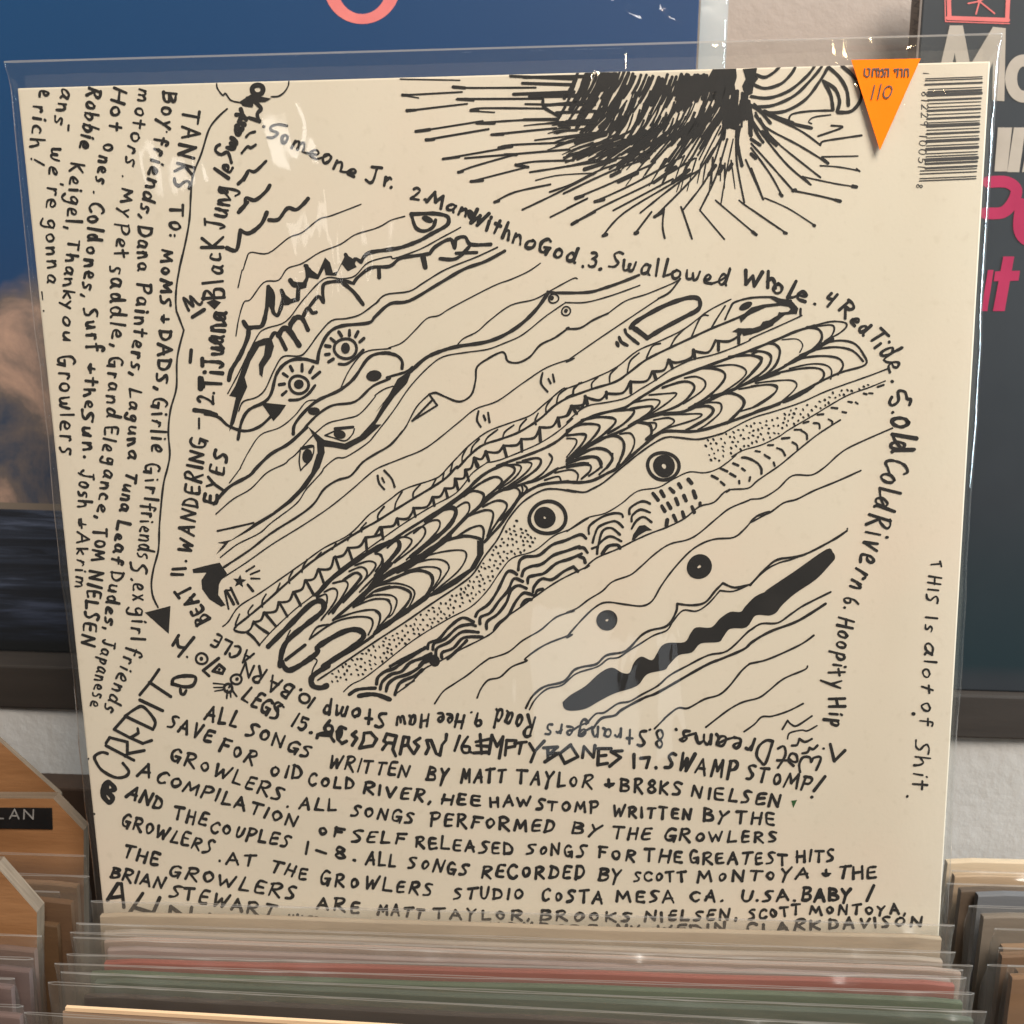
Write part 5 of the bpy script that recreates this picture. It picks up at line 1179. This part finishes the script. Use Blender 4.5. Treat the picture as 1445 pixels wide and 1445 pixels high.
def warped_card(x0, x1, y0, y1, z0, z1, mat, seed):
    """a card cover, a little bowed and with a top edge that is not quite straight"""
    r = random.Random(seed * 7 + 1)
    p = [r.uniform(0, 6.28) for _ in range(3)]
    bow, dip = r.uniform(-0.0006, 0.0006), r.uniform(0.0001, 0.00035)
    n = 30
    bm = bmesh.new()
    rows = []
    for i in range(n + 1):
        t = i / n
        x = x0 + (x1 - x0) * t
        b = bow * math.sin(math.pi * t)
        zt = z1 - dip * (1 + math.sin(t * 7 + p[0]) + 0.5 * math.sin(t * 23 + p[1]))
        if t < 0.02 or t > 0.98: zt -= 0.0009 if t in (0, 1) else 0.0003
        e = 0.22 * (y1 - y0)
        rows.append([bm.verts.new(v) for v in ((x, y0 + b, z0), (x, y0 + b, zt - e), (x, y0 + b + e * 0.4, zt), (x, y1 + b - e * 0.4, zt), (x, y1 + b, zt - e), (x, y1 + b, z0))])
    for a, c in zip(rows[:-1], rows[1:]):
        for j in range(6): bm.faces.new((a[j], c[j], c[(j + 1) % 6], a[(j + 1) % 6]))
    bm.faces.new(rows[0]); bm.faces.new(rows[-1][::-1])
    bmesh.ops.recalc_face_normals(bm, faces=bm.faces[:])
    me = bpy.data.meshes.new('record_cover')
    bm.to_mesh(me); bm.free()
    me.materials.append(mat)
    o = bpy.data.objects.new('record_cover', me)
    C.objects.link(o)
    return o


def bin_sleeve(lp, rp, off, col, drop, label_card, label_film, group, width=0.325, film_mat='film_bag', thick=0.0026, card_in=0.004, h=0.322, mat_name='card', seed=1, inset_l=None, dim=1.0, pale=False):
    a, b, U, Wd, Nn_, w = rec_frame(lp, rp, off, width)
    base = (a + b) / 2 - Wd * h
    m4 = Matrix(((U.x, Nn_.x, Wd.x, base.x), (U.y, Nn_.y, Wd.y, base.y), (U.z, Nn_.z, Wd.z, base.z), (0, 0, 0, 1)))
    if label_film:
        f = film_bag('plastic_sleeve', w, h, -0.0003, thick + 0.0003, M[film_mat], None, 0.009, 0.00018, 90, seed, 0.0014)
        f.matrix_world = m4
        tag(f, label_film, 'sleeve', group[1])
    if col:
        il = card_in if inset_l is None else inset_l
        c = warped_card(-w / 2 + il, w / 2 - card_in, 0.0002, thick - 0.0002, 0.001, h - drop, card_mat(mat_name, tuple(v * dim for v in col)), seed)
        if pale:
            e = box('pale_edge', -w / 2 + il + 0.001, w / 2 - card_in - 0.001, -0.00005, thick - 0.0003, h - drop - 0.0007, h - drop + 0.0007, card_mat('pale_edge', (0.60, 0.40, 0.24)), c)
        c.matrix_world = m4
        tag(c, label_card, 'record', group[0])


G1 = ('records in the middle bin', 'clear sleeves in the middle bin')
front = [
    ((128, 1271), (1347, 1305), 0.0062, (0.40, 0.31, 0.22), 0.0052, 'beige record directly in front of the hand drawn cover', 'clear sleeve right against the bottom of the hand drawn cover', 0.003),
    ((107, 1302), (1348, 1343), 0.0100, (0.33, 0.265, 0.21), 0.0030, 'greyish beige record between the beige and the dusty pink one', 'clear sleeve with a bent left corner, second in front of the hand drawn cover', 0.010),
    ((100, 1315), (1374, 1362), 0.0138, (0.36, 0.255, 0.205), 0.0026, 'dusty pink brown record just behind the mauve grey one', 'clear sleeve third in front of the hand drawn cover', 0.012),
    ((104, 1322), (1360, 1368), 0.0168, (0.27, 0.20, 0.175), 0.0038, 'mauve grey record between the pink brown and the red one', 'clear sleeve standing just behind the red record', 0.012),
    ((95, 1346), (1365, 1379), 0.0205, (0.25, 0.075, 0.055), 0.0022, 'red record in the middle bin behind the green one', 'clear sleeve round the red record', 0.013),
    ((79, 1359), (1377, 1401), 0.0240, (0.085, 0.105, 0.065), 0.0030, 'green record in the middle bin in front of the red one', 'clear sleeve with a shiny right corner round the green record', 0.012),
    ((85, 1371), (1392, 1427), 0.0275, (0.07, 0.082, 0.058), 0.0028, 'dark olive record in front of the green one', 'clear sleeve round the dark olive record', 0.012),
    ((70, 1386), (1400, 1455), 0.0312, (0.05, 0.037, 0.03), 0.0042, 'dark brown black record close to the front of the middle bin', 'clear sleeve standing out at the left, round the dark brown black record', 0.012),
]
for i, (lp, rp, off, col, drop, lc, lf, il) in enumerate(front):
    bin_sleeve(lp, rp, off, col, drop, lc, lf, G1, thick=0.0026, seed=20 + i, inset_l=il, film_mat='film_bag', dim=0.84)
bin_sleeve((88, 1424), (1420, 1500), 0.0372, (0.24, 0.155, 0.10), 0.0, 'tan cardboard cover with a pale top edge at the front of the middle bin', None, G1, thick=0.0016, card_in=0.0, seed=31, pale=True)
bin_sleeve((33, 1428), (1445, 1516), 0.0405, (0.26, 0.18, 0.125), 0.010, 'brown record nearest to the viewer in the middle bin', 'clear sleeve nearest to the viewer, sticking out at the lower left', G1, thick=0.0024, seed=32, inset_l=0.012)

G2 = ('records in the right hand bin', 'clear sleeves in the right hand bin')
right = [
    ((1338, 1213), -0.047, (0.55, 0.42, 0.28), 0.0, 'pale cream cover at the very back of the right hand bin', None, 0.0),
    ((1342, 1228), -0.040, (0.50, 0.34, 0.21), 0.0016, 'peach coloured cover second from the back of the right hand bin', 'wrinkled clear sleeve round the peach coloured cover', 0.002),
    ((1337, 1246), -0.030, (0.16, 0.10, 0.06), 0.0022, 'brown cover in the right hand bin with its long side showing', 'clear sleeve round the brown cover in the right hand bin', 0.006),
    ((1382, 1257), -0.025, (0.20, 0.195, 0.20), 0.0012, 'blue grey cover in the right hand bin', None, 0.0),
    ((1369, 1278), -0.016, (0.34, 0.265, 0.20), 0.0038, 'light grey brown cover in the right hand bin under a thick shiny film', 'thick shiny clear sleeve round the light grey brown cover', 0.006),
    ((1405, 1310), -0.006, (0.45, 0.27, 0.15), 0.0070, 'tan cover in the right hand bin in front of the grey brown one', 'crumpled clear sleeve round the tan cover', 0.004),
    ((1409, 1337), 0.0000, (0.30, 0.16, 0.08), 0.0030, 'chestnut cover in the right hand bin', 'crumpled clear sleeve round the chestnut cover', 0.002),
    ((1393, 1361), 0.0070, (0.26, 0.125, 0.05), 0.0020, 'dark orange brown cover near the front of the right hand bin', 'clear sleeve with a frayed corner round the dark orange brown cover', 0.012),
    ((1424, 1362), 0.0125, (0.36, 0.19, 0.09), 0.0040, 'rust coloured cover at the front of the right hand bin', 'bulging shiny clear sleeve round the rust coloured cover', 0.002),
]
for i, (lp, off, col, drop, lc, lf, il) in enumerate(right):
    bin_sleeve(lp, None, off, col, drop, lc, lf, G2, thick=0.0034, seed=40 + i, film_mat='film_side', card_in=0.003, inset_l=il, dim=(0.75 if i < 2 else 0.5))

G3 = ('records in the left hand bin', 'clear sleeves in the left hand bin')
left = [
    ((120, 1207), -0.0125, (0.30, 0.175, 0.10), 0.0125, 'brown cover standing in front of the labelled divider', 'shiny clear sleeve in front of the labelled wooden divider', 0.004),
    ((127, 1236), -0.0065, None, 0, None, 'empty looking clear sleeve second in front of the labelled divider', 0.004),
    ((85, 1258), -0.0010, (0.16, 0.11, 0.09), 0.0060, 'grey brown cover half hidden by the nearest wooden divider', 'clear sleeve half hidden by the nearest wooden divider', 0.003),
    ((99, 1266), 0.0035, (0.12, 0.062, 0.03), 0.0015, 'dark brown cover whose right corner shows beside the nearest divider', None, 0.0),
    ((80, 1303), 0.0080, (0.10, 0.05, 0.02), 0.0, 'kraft brown cover just behind the nearest divider', None, 0.0),
    ((58, 1320), 0.0235, (0.17, 0.10, 0.075), 0.0058, 'reddish brown cover directly in front of the nearest divider', 'clear sleeve directly in front of the nearest divider', 0.003),
    ((47, 1352), 0.0280, (0.14, 0.085, 0.075), 0.0040, 'plum brown cover second in front of the nearest divider', 'clear sleeve second in front of the nearest divider', 0.002),
    ((22, 1380), 0.0330, (0.15, 0.09, 0.08), 0.0030, 'dull mauve cover at the left edge of the photo', 'clear sleeve with a square corner near the left edge of the photo', 0.002),
    ((34, 1419), 0.0390, (0.18, 0.11, 0.095), 0.0040, 'dull pinkish cover in the lower left corner of the photo', 'clear sleeve in the lower left corner of the photo', 0.002),
]
for i, (rp, off, col, drop, lc, lf, il) in enumerate(left):
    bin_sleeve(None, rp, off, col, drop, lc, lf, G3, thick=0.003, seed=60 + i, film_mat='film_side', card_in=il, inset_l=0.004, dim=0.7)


def divider(y, thick, pts, label, mat='ply', group='wooden dividers in the left hand bin'):
    p0 = Vector((0, y, 0))
    W3 = [on_plane(a, b, p0, Vector((0, 1, 0))) for a, b in pts]
    cx = sum(p.x for p in W3) / len(W3)
    zb = min(p.z for p in W3)
    root = empty('wooden_divider', Matrix.Translation((cx, y, zb)), label, 'divider', group)
    V = [(p.x - cx, 0, p.z - zb) for p in W3] + [(p.x - cx, thick, p.z - zb) for p in W3]
    n = len(W3)
    fr = link_mesh('board', V, [tuple(range(n)), tuple(range(2 * n - 1, n - 1, -1))], M[mat], root)
    V2 = [(p.x - cx, 0.0, p.z - zb) for p in W3] + [(p.x - cx, thick, p.z - zb) for p in W3]
    ed = link_mesh('board_edge', V2, [(i, i + n, (i + 1) % n + n, (i + 1) % n) for i in range(n)], M['ply_edge'], root)
    for o in (fr, ed):
        bm = bmesh.new(); bm.from_mesh(o.data); bmesh.ops.recalc_face_normals(bm, faces=bm.faces[:]); bm.to_mesh(o.data); bm.free()
    return root, cx, zb


divider(0.052, 0.0025, pxs((-500, 1010), (-40, 1010), (0, 1047), (84, 1122), (90, 2000), (-500, 2000)), 'orange brown wooden divider with a long sloping corner, furthest back in the left hand bin')
d2, cx, zb = divider(0.020, 0.005, pxs((-500, 1124), (75, 1127), (118, 1172), (122, 2100), (-500, 2100)), 'wooden divider with a black name strip and a cut corner')
p_d2 = Vector((0, 0.020, 0))
def on_d2(px, py, h):
    q = on_plane(px, py, p_d2, Vector((0, 1, 0)))
    return (q.x - cx, -h, q.z - zb)
k = Ink(); polypx(k, pxs((-60, 1138.5), (74, 1139.5), (75, 1169), (-60, 1167)))
lb = k.build('name_strip', M['label_black'], d2, on_d2, 0.0004)
sm_ = lb.modifiers.new('thick', 'SOLIDIFY'); sm_.thickness = 0.0003; sm_.offset = 0
k = Ink()
for s in (((-6, 1140.5), (-6, 1153)), ((-6, 1153), (6, 1153.5)), ((15, 1153.5), (22, 1140.5)), ((22, 1140.5), (28, 1154)), ((18, 1149.5), (26, 1149.8)), ((35, 1154), (35.5, 1141)), ((35.5, 1141), (48, 1154)), ((48, 1154), (48.5, 1141))):
    k.line(pxs(*s), 2.1, 0, 0.05, False)
k.build('strip_lettering', M['label_white'], lb, on_d2, 0.0008)
divider(-0.014, 0.006, pxs((-500, 1222), (-6, 1222), (52, 1288), (54, 2300), (-500, 2300)), 'wooden divider with a thick pale plywood edge, nearest to the viewer')

crate = empty('record_bin', Matrix.Translation((0, 0, -0.36)), 'dark wooden record bin with compartments holding the sleeves', 'bin')
for nm, b_ in (('floor_board', (-0.62, 0.62, -0.16, 0.075, 0.0, 0.01)), ('back_board', (-0.62, -0.172, 0.0622, 0.075, 0.0101, 0.388)), ('back_board', (-0.1715, 0.62, 0.0622, 0.075, 0.0101, 0.335)), ('partition', (-0.1785, -0.1715, -0.155, 0.0618, 0.0101, 0.315)),
              ('partition', (0.1735, 0.1805, -0.155, 0.0618, 0.0101, 0.315)), ('side_board', (-0.634, -0.621, -0.16, 0.075, 0.0, 0.32)), ('side_board', (0.621, 0.634, -0.16, 0.075, 0.0, 0.32)), ('front_board', (-0.62, 0.62, -0.173, -0.1605, 0.0, 0.27))):
    box(nm, *b_, M['bin_dark'], crate, 0.001)
